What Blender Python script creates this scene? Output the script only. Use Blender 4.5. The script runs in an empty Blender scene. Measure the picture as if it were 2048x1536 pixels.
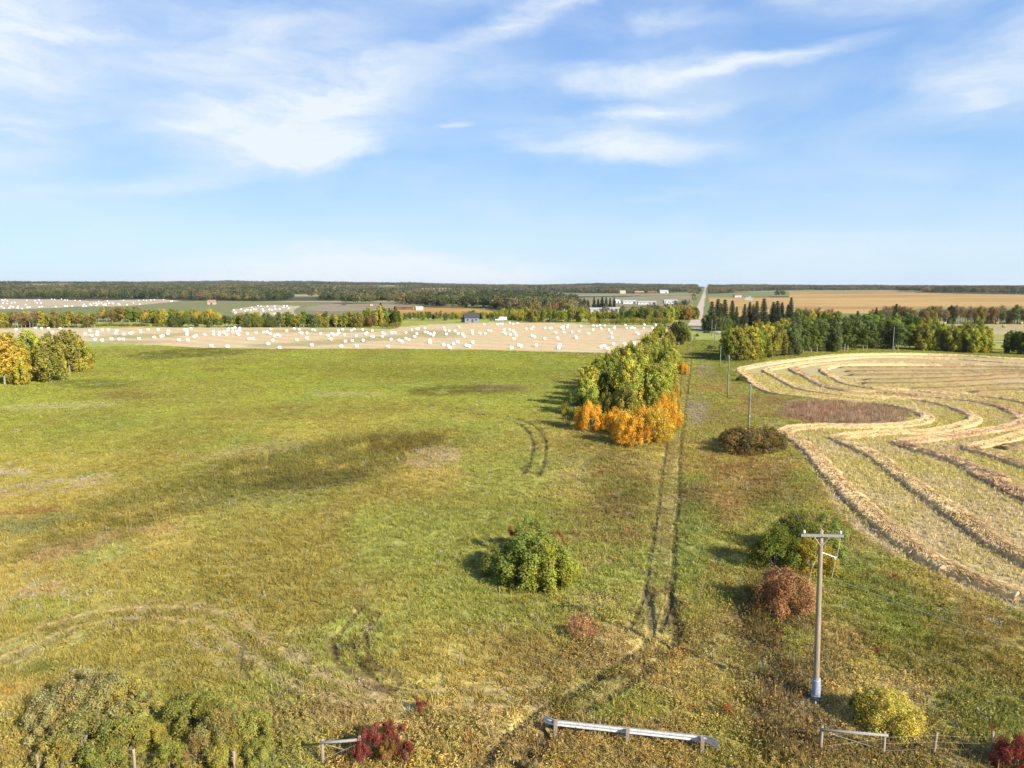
import bpy, math, random
import numpy as np
from mathutils import Vector
rad = math.radians
random.seed(7)
RNG = np.random.default_rng(11)
S = bpy.context.scene
COL = S.collection

# ------------------------------------------------------------------ camera, sky, sun, exposure
CAMZ = 22.0; PITCH = 7.8; FPX = 1422.0
cd = bpy.data.cameras.new("camera"); cam = bpy.data.objects.new("camera", cd); COL.objects.link(cam)
cam.location = (0, 0, CAMZ); cam.rotation_euler = (rad(90 - PITCH), 0, 0)
cd.sensor_width = 36; cd.lens = FPX / 2048 * 36; cd.clip_start = 0.1; cd.clip_end = 40000
S.camera = cam
SUN_EL = 29.0; SUN_AZ = 133.0          # azimuth clockwise from +Y (the view direction)
S.view_settings.view_transform = 'Standard'; S.view_settings.look = 'None'
S.view_settings.exposure = 1.0; S.view_settings.gamma = 1
sd = bpy.data.lights.new("sun", 'SUN'); so = bpy.data.objects.new("sun", sd); COL.objects.link(so)
sd.energy = 5.0; sd.angle = rad(0.53); sd.color = (1.0, 0.93, 0.80)
sv = Vector((math.sin(rad(SUN_AZ)) * math.cos(rad(SUN_EL)), math.cos(rad(SUN_AZ)) * math.cos(rad(SUN_EL)), math.sin(rad(SUN_EL))))
so.rotation_euler = sv.to_track_quat('Z', 'Y').to_euler()
S.cycles.max_bounces = 6; S.cycles.diffuse_bounces = 3; S.cycles.transparent_max_bounces = 6

def build_world():
    w = bpy.data.worlds.new("World"); S.world = w; w.use_nodes = True
    nt = w.node_tree; N = nt.nodes; L = nt.links; N.clear()
    def nd(t, **k):
        n = N.new(t)
        for a, b in k.items(): setattr(n, a, b)
        return n
    def put(n, i, v):
        if isinstance(v, bpy.types.NodeSocket): L.new(v, n.inputs[i])
        else: n.inputs[i].default_value = v
    def m(op, a, b=0.0, clamp=False):
        n = nd('ShaderNodeMath', operation=op, use_clamp=clamp); put(n, 0, a); put(n, 1, b); return n.outputs[0]
    out = nd('ShaderNodeOutputWorld'); bg = nd('ShaderNodeBackground')
    sky = nd('ShaderNodeTexSky', sky_type='NISHITA'); sky.sun_disc = False
    sky.sun_elevation = rad(SUN_EL); sky.sun_rotation = rad(SUN_AZ); sky.altitude = 700
    sky.air_density = 1.0; sky.dust_density = 0.6; sky.ozone_density = 2.2
    tc = nd('ShaderNodeTexCoord'); sx = nd('ShaderNodeSeparateXYZ'); L.new(tc.outputs['Generated'], sx.inputs[0])
    az = m('ARCTAN2', sx.outputs[0], sx.outputs[1]); el = m('ARCSINE', sx.outputs[2])
    cb = nd('ShaderNodeCombineXYZ'); put(cb, 0, az); put(cb, 1, el)
    # streaky warp of the sky coordinates
    st = nd('ShaderNodeMapping'); st.inputs['Scale'].default_value = (2.6, 7.5, 1); st.inputs['Rotation'].default_value = (0, 0, rad(-9)); L.new(cb.outputs[0], st.inputs[0])
    n1 = nd('ShaderNodeTexNoise'); put(n1, 'Scale', 1.7); put(n1, 'Detail', 7.0); put(n1, 'Roughness', .58); put(n1, 'Distortion', .3); L.new(st.outputs[0], n1.inputs['Vector'])
    vs = nd('ShaderNodeVectorMath', operation='SUBTRACT'); L.new(n1.outputs['Color'], vs.inputs[0]); vs.inputs[1].default_value = (.5, .5, .5)
    vm = nd('ShaderNodeVectorMath', operation='MULTIPLY'); L.new(vs.outputs[0], vm.inputs[0]); vm.inputs[1].default_value = (.17, .085, 0)
    va = nd('ShaderNodeVectorMath', operation='ADD'); L.new(cb.outputs[0], va.inputs[0]); L.new(vm.outputs[0], va.inputs[1])
    # cloud banks: azimuth, elevation, half-widths (degrees), tilt, thickness
    banks = [(-17.5, 12.2, 11, 4.6, 10, .95), (-14.0, 10.3, 9.5, 1.6, 8, .9), (-26, 7.1, 8, 1.2, 8, .55),
             (-36.0, 16.5, 10, 6.5, -6, .9), (-35, 9.5, 5, 2.5, 0, .5), (-20, 17.5, 17, 3.4, 5, .50), (-8, 15.4, 12, 2.2, 8, .5),
             (8.2, 10.8, 10.5, 1.55, -2, 1.15), (10.3, 13.2, 9.5, 1.35, 5, .9), (8.0, 15.6, 14, 1.2, 2, .85), (18.5, 15.8, 9, 1.0, 8, .7),
             (0.8, 19.6, 8, 1.6, 22, .9), (9, 22.5, 9, 1.5, 10, .55), (-2, 22, 9, 2.2, 8, .5), (26.5, 20.6, 10.5, 3.0, 0, 1.0), (12, 19.0, 6, .9, 0, .4),
             (33.5, 12.8, 7.5, 3.4, 0, .62), (36, 16.5, 6, 2.6, 20, .45), (32.5, 11.3, 2.2, .6, 0, .5), (-4.3, 12.4, 2.0, .6, 10, .75),
             (-11.0, .3, 17, 2.9, 0, 3.0), (-19, 14, 13, 6, 8, .35), (-35, 12, 9, 9, 0, .35), (12, 6.9, 7, .7, 0, .22), (5, 1.0, 12, 1.0, 0, .35), (26, 2.6, 18, 2.2, 3, .4)]
    acc = None
    for a, e, rx, ry, rot, k in banks:
        mp = nd('ShaderNodeMapping', vector_type='TEXTURE')
        mp.inputs['Location'].default_value = (rad(a), rad(e), 0); mp.inputs['Rotation'].default_value = (0, 0, rad(rot)); mp.inputs['Scale'].default_value = (rad(rx), rad(ry), 1)
        L.new(va.outputs[0], mp.inputs[0])
        ln = nd('ShaderNodeVectorMath', operation='LENGTH'); L.new(mp.outputs[0], ln.inputs[0])
        mr = nd('ShaderNodeMapRange', interpolation_type='SMOOTHSTEP'); put(mr, 0, ln.outputs['Value']); put(mr, 1, 1.15); put(mr, 2, .1); put(mr, 3, 0.0); put(mr, 4, k)
        acc = mr.outputs[0] if acc is None else m('ADD', acc, mr.outputs[0])
    # wispy break-up
    s2 = nd('ShaderNodeMapping'); s2.inputs['Scale'].default_value = (5, 19, 1); s2.inputs['Rotation'].default_value = (0, 0, rad(-10)); L.new(va.outputs[0], s2.inputs[0])
    n2 = nd('ShaderNodeTexNoise'); put(n2, 'Scale', 1.5); put(n2, 'Detail', 7.0); put(n2, 'Roughness', .6); put(n2, 'Distortion', .35); L.new(s2.outputs[0], n2.inputs['Vector'])
    r2 = nd('ShaderNodeMapRange'); put(r2, 0, n2.outputs['Fac']); put(r2, 1, .34); put(r2, 2, .66); put(r2, 3, .38); put(r2, 4, 1.1)
    cov = m('MULTIPLY', acc, r2.outputs[0])
    # thin veil everywhere
    r3 = nd('ShaderNodeMapRange'); put(r3, 0, n1.outputs['Fac']); put(r3, 1, .38); put(r3, 2, .72); put(r3, 3, 0.0); put(r3, 4, .36)
    cov = m('ADD', cov, r3.outputs[0])
    cov = m('MULTIPLY', cov, .80)
    cov = m('MINIMUM', cov, .92)
    # whitening toward the horizon (the low haze of the air)
    hz = nd('ShaderNodeMapRange', interpolation_type='SMOOTHERSTEP'); put(hz, 0, el); put(hz, 1, rad(-1)); put(hz, 2, rad(40)); put(hz, 3, .85); put(hz, 4, .70)
    gr = nd('ShaderNodeValToRGB'); e2 = nd('ShaderNodeMapRange'); put(e2, 0, el); put(e2, 1, 0.0); put(e2, 2, rad(30)); L.new(e2.outputs[0], gr.inputs[0])
    cr = gr.color_ramp; cr.elements[0].position = 0; cr.elements[0].color = (.63, .82, .99, 1); cr.elements[1].position = 1; cr.elements[1].color = (.17, .36, .84, 1)
    for p_, c_ in ((.12, (.60, .81, 1.0, 1)), (.30, (.40, .65, .98, 1)), (.55, (.31, .54, .94, 1)), (.8, (.22, .43, .89, 1))):
        e_ = cr.elements.new(p_); e_.color = c_
    gm = nd('ShaderNodeVectorMath', operation='SCALE'); L.new(gr.outputs[0], gm.inputs[0]); gm.inputs['Scale'].default_value = 6.9
    hue = nd('ShaderNodeHueSaturation'); put(hue, 'Saturation', 1.10); put(hue, 'Value', 1.0); L.new(sky.outputs[0], hue.inputs['Color'])
    tint = nd('ShaderNodeMix', data_type='RGBA', blend_type='MULTIPLY'); tint.inputs[0].default_value = 1.0
    L.new(hue.outputs[0], tint.inputs[6]); tint.inputs[7].default_value = (1.02, 1.10, 1.32, 1)
    mx = nd('ShaderNodeMix', data_type='RGBA'); L.new(hz.outputs[0], mx.inputs[0]); L.new(tint.outputs[2], mx.inputs[6]); L.new(gm.outputs[0], mx.inputs[7])
    mc = nd('ShaderNodeMix', data_type='RGBA'); L.new(cov, mc.inputs[0]); L.new(mx.outputs[2], mc.inputs[6]); mc.inputs[7].default_value = (6.1, 6.6, 7.0, 1)
    L.new(mc.outputs[2], bg.inputs[0]); bg.inputs[1].default_value = 0.072
    L.new(bg.outputs[0], out.inputs[0])
build_world()

# ------------------------------------------------------------------ helpers
def s2l(c):
    c = np.asarray(c, float) / 255.0
    return np.where(c <= .04045, c / 12.92, ((c + .055) / 1.055) ** 2.4)
KA = 0.60
def alb(r, g, b, k=None):                 # sunlit look of the photo -> surface albedo
    return s2l((r, g, b)) * (KA if k is None else k)

def _hash(ix, iy, seed):
    h = (ix.astype(np.int64) * 374761393 + iy.astype(np.int64) * 668265263 + seed * 982451653) & 0xffffffff
    h = ((h ^ (h >> 13)) * 1274126177) & 0xffffffff
    return ((h ^ (h >> 16)) & 0xffff) / 65535.0
def vnoise(x, y, seed=0):
    x = np.asarray(x, float); y = np.asarray(y, float)
    ix = np.floor(x); iy = np.floor(y); fx = x - ix; fy = y - iy
    fx = fx * fx * (3 - 2 * fx); fy = fy * fy * (3 - 2 * fy)
    a = _hash(ix, iy, seed); b = _hash(ix + 1, iy, seed); c = _hash(ix, iy + 1, seed); d = _hash(ix + 1, iy + 1, seed)
    return (a * (1 - fx) + b * fx) * (1 - fy) + (c * (1 - fx) + d * fx) * fy
def fbm(x, y, seed=0, o=4, rough=.5):
    s = 0; a = 1; t = 0
    for i in range(o):
        s = s + a * vnoise(x * 2 ** i + 13.7 * i, y * 2 ** i - 7.1 * i, seed + i); t += a; a *= rough
    return s / t
def sstep(a, b, x):
    t = np.clip((x - a) / (b - a), 0, 1); return t * t * (3 - 2 * t)

# tracks and a painted shadow line (metres, on the ground) are filled in below, before the terrain is built
def H0(x, y):
    """terrain height"""
    x = np.asarray(x, float); y = np.asarray(y, float)
    r = np.hypot(x, y); u = x / np.maximum(np.abs(y), 1)
    rr = [0, 700, 1200, 2000, 3000, 4500, 6500, 9000, 14000]
    hl = np.interp(r, rr, [0, 0, 1.0, 5.0, 15, 29, 42, 30, 0])
    hr = np.interp(r, rr, [0, 0, 1.5, 8.5, 12, 15, 10, 4, 0])
    hc = np.interp(r, rr, [0, 0, .5, 3.5, 9.0, 20, 22, 8, 0])
    a = sstep(-.35, .15, u); b = sstep(.25, .45, u)
    h = hl * (1 - a) + hc * a; h = h * (1 - b) + hr * b
    h = h + (fbm(x / 95, y / 95, 3, 2) - .5) * 1.3 * sstep(50, 160, r) * (1 - sstep(600, 800, r))
    h = h + (fbm(x / 600, y / 700, 5, 3) - .5) * 15 * sstep(1100, 2600, r) * (1 - .75 * b)
    h = h + (fbm(x / 700 + 9, y / 1500, 17, 3) - .5) * 34 * sstep(2600, 5200, r) * (1 - .6 * b)
    h = h + (fbm(x / 170, y / 220, 6, 2) - .5) * 2.2 * sstep(1000, 1500, r)
    return h
CP, SP = math.cos(rad(PITCH)), math.sin(rad(PITCH))
def proj(x, y, z):
    zc = y * CP - (z - CAMZ) * SP; zc = np.where(zc < 1, 1, zc)
    v = y * SP + (z - CAMZ) * CP
    return 1024 + FPX * x / zc, 768 - FPX * v / zc
def G(px, py, hh=0.0):
    """the ground point seen at a place of the photograph"""
    u = (px - 1024) / FPX; v = (768 - py) / FPX
    dx, dy, dz = u, CP + v * SP, v * CP - SP
    t0 = (CAMZ - 1.5) / -dz if dz < -1e-4 else 1e9
    if t0 > 640: t0 = 560.0
    ts = np.r_[t0, t0 * 1.005 ** np.arange(1, 620)]; hit = CAMZ + dz * ts <= H0(dx * ts, dy * ts) + hh
    k = int(np.argmax(hit)) if hit.any() else 619
    pt, t = ts[max(k - 1, 0)], ts[k]
    lo, hi = pt, t
    for i in range(14):
        mid = (lo + hi) / 2
        if CAMZ + dz * mid <= H0(dx * mid, dy * mid) + hh: hi = mid
        else: lo = mid
    x, y = dx * hi, dy * hi
    return np.array([x, y, float(H0(x, y))])
def gz(x, y): return float(H0(x, y))
def height_to(px, py_top, P):
    """height above ground point P reaching image row py_top"""
    v = (768 - py_top) / FPX; d = P[1]
    return max(.3, CAMZ + d * (v * CP - SP) / (CP + v * SP) - P[2])
def smooth_path(pts, n=8):
    pts = np.asarray(pts, float); out = []
    P = np.vstack([2 * pts[0] - pts[1], pts, 2 * pts[-1] - pts[-2]])
    for i in range(1, len(P) - 2):
        for t in np.linspace(0, 1, n, endpoint=False):
            out.append(.5 * ((2 * P[i]) + (-P[i - 1] + P[i + 1]) * t + (2 * P[i - 1] - 5 * P[i] + 4 * P[i + 1] - P[i + 2]) * t * t + (-P[i - 1] + 3 * P[i] - 3 * P[i + 1] + P[i + 2]) * t ** 3))
    out.append(P[-2]); return np.array(out)
def gpath(pix, n=6):
    pp = smooth_path(pix, n)
    return np.array([G(a, b)[:2] for a, b in pp])
def resample(p, step):
    d = np.r_[0, np.cumsum(np.hypot(*np.diff(p[:, :2], axis=0).T))]
    s = np.arange(0, d[-1], step)
    return np.stack([np.interp(s, d, p[:, k]) for k in range(p.shape[1])], 1)
def dist_path(x, y, path):
    """distance to a polyline and signed side"""
    x = np.asarray(x, float); y = np.asarray(y, float)
    best = np.full(x.shape, 1e9)
    for i in range(len(path) - 1):
        ax, ay = path[i]; bx, by = path[i + 1]
        vx, vy = bx - ax, by - ay; L2 = vx * vx + vy * vy + 1e-9
        t = np.clip(((x - ax) * vx + (y - ay) * vy) / L2, 0, 1)
        d = np.hypot(x - ax - t * vx, y - ay - t * vy)
        best = np.minimum(best, d)
    return best
def near_mask(x, y, path, w):
    b = path.min(0) - w; c = path.max(0) + w
    return (x > b[0]) & (x < c[0]) & (y > b[1]) & (y < c[1])
def in_poly(px, py, poly):
    inside = np.zeros(px.shape, bool); n = len(poly); j = n - 1
    for i in range(n):
        xi, yi = poly[i]; xj, yj = poly[j]
        c = ((yi > py) != (yj > py))
        with np.errstate(divide='ignore', invalid='ignore'):
            c &= px < (xj - xi) * (py - yi) / ((yj - yi) if yj != yi else 1e-9) + xi
        inside ^= c; j = i
    return inside

def mk_mesh(name, V, F, mats=(), col=None, smooth=False, mi=None):
    """V n x 3, F list of arrays (k x 3 or k x 4)"""
    me = bpy.data.meshes.new(name)
    if not isinstance(F, (list, tuple)): F = [F]
    F = [np.asarray(f, np.int32) for f in F if len(f)]
    nl = sum(f.size for f in F); nf = sum(len(f) for f in F)
    me.vertices.add(len(V)); me.vertices.foreach_set('co', np.ascontiguousarray(V, np.float32).ravel())
    me.loops.add(nl); me.loops.foreach_set('vertex_index', np.concatenate([f.ravel() for f in F]))
    me.polygons.add(nf)
    tot = np.concatenate([np.full(len(f), f.shape[1], np.int32) for f in F])
    me.polygons.foreach_set('loop_start', np.r_[0, np.cumsum(tot)[:-1]].astype(np.int32))
    me.polygons.foreach_set('loop_total', tot)
    if mi is not None: me.polygons.foreach_set('material_index', np.asarray(mi, np.int32))
    me.polygons.foreach_set('use_smooth', np.full(nf, smooth))
    me.update(calc_edges=True)
    if col is not None:
        a = me.color_attributes.new('Col', 'FLOAT_COLOR', 'POINT')
        c = np.ones((len(V), 4), np.float32); c[:, :3] = col; a.data.foreach_set('color', c.ravel())
    for m_ in mats: me.materials.append(m_)
    return me
def link(name, me, parent=None, loc=(0, 0, 0), rz=0, **tags):
    o = bpy.data.objects.new(name, me); COL.objects.link(o); o.location = loc; o.rotation_euler = (0, 0, rz)
    if parent is not None: o.parent = parent
    for k, v in tags.items(): o[k] = v
    return o
def thing(name, label, cat, loc=(0, 0, 0), rz=0, group=None):
    o = link(name, None, None, loc, rz, label=label, category=cat)
    if group: o['group'] = group
    return o
class MB:
    """collects boxes, tubes and prisms into one mesh"""
    def __init__(s): s.v = []; s.f3 = []; s.f4 = []; s.n = 0
    def add(s, V, f4=(), f3=()):
        V = np.asarray(V, float)
        s.v.append(V)
        if len(f4): s.f4.append(np.asarray(f4) + s.n)
        if len(f3): s.f3.append(np.asarray(f3) + s.n)
        s.n += len(V)
    def box(s, c, d, rz=0, R=None):
        x, y, z = [q / 2 for q in d]
        V = np.array([[-x, -y, -z], [x, -y, -z], [x, y, -z], [-x, y, -z], [-x, -y, z], [x, -y, z], [x, y, z], [-x, y, z]])
        if R is not None: V = V @ np.asarray(R).T
        ca, sa = math.cos(rz), math.sin(rz)
        V = np.c_[V[:, 0] * ca - V[:, 1] * sa, V[:, 0] * sa + V[:, 1] * ca, V[:, 2]] + np.array(c)
        s.add(V, [[0, 3, 2, 1], [4, 5, 6, 7], [0, 1, 5, 4], [1, 2, 6, 5], [2, 3, 7, 6], [3, 0, 4, 7]])
    def tube(s, pts, rads, n=8, cap=True):
        pts = np.asarray(pts, float); rads = np.broadcast_to(rads, (len(pts),))
        T = np.gradient(pts, axis=0); T /= np.linalg.norm(T, axis=1)[:, None] + 1e-9
        V = []
        for p, t, r in zip(pts, T, rads):
            a = np.array([0, 0, 1.]) if abs(t[2]) < .9 else np.array([1., 0, 0])
            u = np.cross(t, a); u /= np.linalg.norm(u); w = np.cross(t, u)
            th = np.arange(n) * 2 * math.pi / n
            V.append(p + r * (np.cos(th)[:, None] * u + np.sin(th)[:, None] * w))
        V = np.concatenate(V); F = []
        for i in range(len(pts) - 1):
            for j in range(n):
                k = (j + 1) % n; F.append([i * n + j, i * n + k, (i + 1) * n + k, (i + 1) * n + j])
        f3 = []
        if cap:
            V = np.vstack([V, pts[0], pts[-1]]); a = len(V) - 2; b = a + 1; o = (len(pts) - 1) * n
            for j in range(n):
                k = (j + 1) % n; f3 += [[a, k, j], [b, o + j, o + k]]
        s.add(V, F, f3)
    def mesh(s, name, mats, smooth=False, col=None):
        F = []
        if s.f4: F.append(np.concatenate(s.f4))
        if s.f3: F.append(np.concatenate(s.f3))
        return mk_mesh(name, np.concatenate(s.v), F, mats if isinstance(mats, (list, tuple)) else [mats], col, smooth)
    def build(s, name, mat, parent=None, smooth=False, **k): return link(name, s.mesh(name, mat, smooth), parent, **k)

# ------------------------------------------------------------------ materials
def mat(name, base=(.5, .5, .5), rough=.9, metal=0.0, noise=None, attr=None, bump=0, bscale=8, spec=.2, stretch=None, two=None, nscale=5.0, detail=4):
    m_ = bpy.data.materials.new(name); m_.use_nodes = True
    nt = m_.node_tree; N = nt.nodes; L = nt.links; b = N['Principled BSDF']
    b.inputs['Roughness'].default_value = rough; b.inputs['Metallic'].default_value = metal
    b.inputs['Specular IOR Level'].default_value = spec
    geo = N.new('ShaderNodeNewGeometry') if attr else N.new('ShaderNodeTexCoord')
    vec = geo.outputs['Position'] if attr else geo.outputs['Object']
    if stretch:
        mp = N.new('ShaderNodeMapping'); mp.inputs['Scale'].default_value = stretch; L.new(vec, mp.inputs[0]); vec = mp.outputs[0]
    src = None
    if attr:
        a = N.new('ShaderNodeAttribute'); a.attribute_name = 'Col'; src = a.outputs['Color']
    if noise or two:
        n = N.new('ShaderNodeTexNoise'); n.inputs['Scale'].default_value = nscale; n.inputs['Detail'].default_value = detail; n.inputs['Roughness'].default_value = .65; L.new(vec, n.inputs['Vector'])
        if two:
            r = N.new('ShaderNodeMapRange'); r.inputs[1].default_value = .38; r.inputs[2].default_value = .62; L.new(n.outputs['Fac'], r.inputs[0])
            mx = N.new('ShaderNodeMix'); mx.data_type = 'RGBA'; L.new(r.outputs[0], mx.inputs[0]); mx.inputs[6].default_value = (*base, 1); mx.inputs[7].default_value = (*two, 1); src = mx.outputs[2]
        if noise:
            r = N.new('ShaderNodeMapRange'); r.inputs[1].default_value = .3; r.inputs[2].default_value = .7; r.inputs[3].default_value = 1 - noise; r.inputs[4].default_value = 1 + noise; L.new(n.outputs['Fac'], r.inputs[0])
            mu = N.new('ShaderNodeMix'); mu.data_type = 'RGBA'; mu.blend_type = 'MULTIPLY'; mu.inputs[0].default_value = 1
            if src is None: mu.inputs[6].default_value = (*base, 1)
            else: L.new(src, mu.inputs[6])
            cc = N.new('ShaderNodeCombineColor'); [L.new(r.outputs[0], cc.inputs[i]) for i in range(3)]
            L.new(cc.outputs[0], mu.inputs[7]); src = mu.outputs[2]
    if src is None: b.inputs['Base Color'].default_value = (*base, 1)
    else: L.new(src, b.inputs['Base Color'])
    if bump:
        n3 = N.new('ShaderNodeTexNoise'); n3.inputs['Scale'].default_value = bscale; n3.inputs['Detail'].default_value = 5; L.new(vec, n3.inputs['Vector'])
        bp = N.new('ShaderNodeBump'); bp.inputs['Strength'].default_value = 1; bp.inputs['Distance'].default_value = bump
        L.new(n3.outputs['Fac'], bp.inputs['Height']); L.new(bp.outputs[0], b.inputs['Normal'])
    return m_
def leafmat(name, src='object', trans=.3, tintvar=.18):
    """foliage: object colour (or instance colour) times the leaf's own small variation, partly translucent"""
    m_ = bpy.data.materials.new(name); m_.use_nodes = True
    nt = m_.node_tree; N = nt.nodes; L = nt.links; N.clear()
    out = N.new('ShaderNodeOutputMaterial')
    if src == 'object': o = N.new('ShaderNodeObjectInfo'); c = o.outputs['Color']
    else:
        o = N.new('ShaderNodeAttribute'); o.attribute_type = 'INSTANCER'; o.attribute_name = 'tcol'; c = o.outputs['Color']
    a = N.new('ShaderNodeAttribute'); a.attribute_name = 'Col'
    mu = N.new('ShaderNodeMix'); mu.data_type = 'RGBA'; mu.blend_type = 'MULTIPLY'; mu.inputs[0].default_value = 1
    L.new(c, mu.inputs[6]); L.new(a.outputs['Color'], mu.inputs[7])
    d = N.new('ShaderNodeBsdfDiffuse'); t = N.new('ShaderNodeBsdfTranslucent'); g = N.new('ShaderNodeMixShader'); g.inputs[0].default_value = trans
    L.new(mu.outputs[2], d.inputs[0]); L.new(mu.outputs[2], t.inputs[0]); L.new(d.outputs[0], g.inputs[1]); L.new(t.outputs[0], g.inputs[2]); L.new(g.outputs[0], out.inputs[0])
    return m_
M_LEAF = leafmat('leaf'); M_TUFT = leafmat('grass_blade', 'inst', .35)
M_GROUND = mat('pasture', attr=1, noise=.22, nscale=2.2, detail=7, bump=.14, bscale=2.6)
M_STUB = mat('stubble_ground', attr=1, noise=.16, nscale=1.6, detail=6, bump=.05, bscale=3)
M_FARF = mat('far_ground', attr=1, noise=.12, nscale=.25, detail=7, bump=.3, bscale=.3)
M_GRAVEL = mat('gravel', attr=1, noise=.12, nscale=.8, detail=8, bump=.03, bscale=4)
M_BARK = mat('bark', (.20, .175, .14), noise=.35, nscale=3, stretch=(3, 3, .6), bump=.02)
M_PALEBARK = mat('pale_bark', (.30, .28, .24), two=(.18, .16, .13), nscale=2.2, stretch=(1, 1, 3))
M_WOOD = mat('weathered_wood', (.36, .285, .205), two=(.20, .155, .11), nscale=5, stretch=(9, 9, .35), bump=.01, bscale=12, rough=.85)
M_WOODG = mat('grey_wood', (.30, .28, .25), two=(.19, .18, .16), nscale=6, stretch=(1, 8, 8), bump=.006, bscale=20)
M_GREENPOLE = mat('treated_wood', (.13, .17, .11), two=(.17, .19, .13), nscale=4, stretch=(8, 8, .4))
M_STEEL = mat('galvanised_steel', (.62, .62, .60), rough=.5, metal=.35, two=(.46, .46, .44), nscale=7, spec=.4)
M_SLEEVE = mat('pole_sleeve', (.33, .37, .43), rough=.55, two=(.25, .28, .33), nscale=6, metal=.1)
M_WRAP = mat('white_wrap', (.80, .80, .79), rough=.45, spec=.4, noise=.03, nscale=6, bump=.02, bscale=5)
M_CERAM = mat('insulator', (.72, .72, .7), rough=.3, spec=.5)
M_WIRE = mat('wire', (.40, .38, .35), rough=.5, metal=.3)
M_STRAW = mat('straw', attr=1, noise=.12, nscale=3, detail=6)

# ------------------------------------------------------------------ layout of the land (traced as plan outlines)
P_SWATH = [(1466, 741), (1482, 732), (1540, 721), (1640, 712), (1750, 706), (1850, 708), (2048, 716), (2500, 735), (3400, 800), (3400, 1700), (2500, 1430), (2300, 1330), (2048, 1228), (1900, 1166), (1800, 1120),
           (1720, 1070), (1672, 1018), (1635, 960), (1598, 905), (1578, 880), (1562, 861), (1600, 855), (1640, 853), (1740, 851), (1800, 846), (1822, 836), (1818, 823), (1760, 809), (1680, 803), (1600, 795), (1545, 785), (1500, 765), (1474, 750)]
P_BALE = [(-400, 658), (0, 657), (180, 656), (300, 655), (520, 655), (700, 657), (780, 659), (800, 654), (860, 649), (980, 645), (1100, 646), (1330, 652), (1346, 660), (1340, 700), (1260, 707), (1200, 706), (1100, 704), (980, 700), (800, 698), (560, 698),
          (400, 696), (300, 690), (180, 685), (0, 681), (-400, 675)]
P_BALE2 = [(-500, 599), (0, 598), (98, 598.5), (185, 601.5), (254, 599.5), (322, 598.5), (366, 602), (273, 610.6), (234, 612.6), (156, 612.6), (117, 615.5), (58, 617.5), (0, 618.5), (-500, 622)]
P_BALE3 = [(462, 622), (470, 618), (520, 611), (545, 610), (602, 612), (589, 619), (587, 625), (600, 634), (560, 641), (480, 641)]
P_GOLD = [(815, 613), (958, 618), (1012, 622), (1012, 634), (890, 634), (800, 630), (770, 622)]
P_BEIGE = [(640, 609), (700, 607.5), (800, 608), (860, 613), (815, 613), (780, 621), (640, 622), (600, 618)]
P_STRIP = [(836, 585.6), (900, 586), (948, 588), (930, 591), (836, 590)]
P_RIGHT = [(1412, 594.6), (1579, 594.6), (1579, 583.6), (1675, 585), (1760, 584), (1912, 587), (2048, 589.5), (3000, 594), (3000, 622), (2048, 616), (1834, 617), (1815, 626), (1663, 627), (1590, 624), (1413, 640)]
P_RPALE = [(1812, 648.5), (2048, 647), (3000, 650), (3000, 690), (2048, 673), (1990, 669), (1830, 661)]
P_CFIELD = [(1110, 598), (1180, 595), (1392, 591), (1386, 602), (1330, 612), (1240, 612), (1185, 610), (1125, 604)]
P_CSTRIP = [(1040, 590.5), (1190, 589), (1393, 585.5), (1392, 588), (1200, 592), (1060, 592.5)]
P_GREEN2 = [(-500, 622), (0, 618.5), (117, 615.5), (273, 610.6), (366, 602), (420, 601), (560, 603), (600, 606), (640, 609), (600, 640), (462, 640), (300, 640), (-500, 645)]
FIELDS = [P_SWATH, P_BALE, P_BALE2, P_BALE3, P_GOLD, P_BEIGE, P_STRIP, P_RIGHT, P_RPALE, P_CFIELD, P_GREEN2, P_CSTRIP]

RUTS_AND_SHADE = []          # (path, half width, depth, colour, strength): wheel marks and one painted shadow
def rut_or_shade(pix, off=0.0, w=.22, depth=.10, c=(78, 66, 38), k=.8, pale=None):
    p = gpath(pix)
    if off:
        t = np.gradient(p, axis=0); t /= np.linalg.norm(t, axis=1)[:, None]; p = p + off * np.c_[t[:, 1], -t[:, 0]]
    p = resample(p, .8) if len(p) > 2 else p; wob = np.c_[fbm(p[:, 0] / 3, p[:, 1] / 3, 88, 2), fbm(p[:, 0] / 3 + 40, p[:, 1] / 3, 89, 2)] - .5; p = p + wob * .3
    RUTS_AND_SHADE.append((p, w, depth, np.array(alb(*c)), k)); return p
LANE = [(1290, 1260), (1318, 1170), (1328, 1080), (1338, 990), (1346, 900), (1357, 830), (1368, 770), (1377, 720), (1381, 690), (1384, 668)]
LANE_G = gpath(LANE)
rut_or_shade(LANE, -.95, .20, .14, (84, 76, 40), .7); rut_or_shade(LANE, .95, .24, .16, (80, 74, 38), .75)
rut_or_shade(LANE, -.35, .12, .04, (120, 105, 60), .4); rut_or_shade(LANE, .5, .10, .04, (120, 105, 60), .35)
rut_or_shade([(1318, 1180), (1322, 1225), (1325, 1280), (1270, 1330), (1180, 1390), (1090, 1440), (1030, 1500), (990, 1560)], -.8, .30, .18, (84, 74, 42), .9)
rut_or_shade([(1318, 1180), (1322, 1225), (1325, 1280), (1270, 1330), (1180, 1390), (1090, 1440), (1030, 1500), (990, 1560)], .8, .32, .18, (82, 72, 42), .9)
rut_or_shade([(1125, 1188), (1207, 1189), (1260, 1230), (1346, 1271), (1400, 1297), (1474, 1357), (1530, 1370)], 0, .16, .08, (80, 78, 38), .5)  # cast shadow of the power pole, painted dark and pressed in like a wheel mark
CURVE = [(860, 812), (960, 828), (1020, 838), (1060, 855), (1078, 885), (1074, 920), (1058, 955)]
rut_or_shade(CURVE, -.9, .3, .14, (92, 86, 38), .95); rut_or_shade(CURVE, .9, .3, .14, (92, 86, 38), .95)
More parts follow.
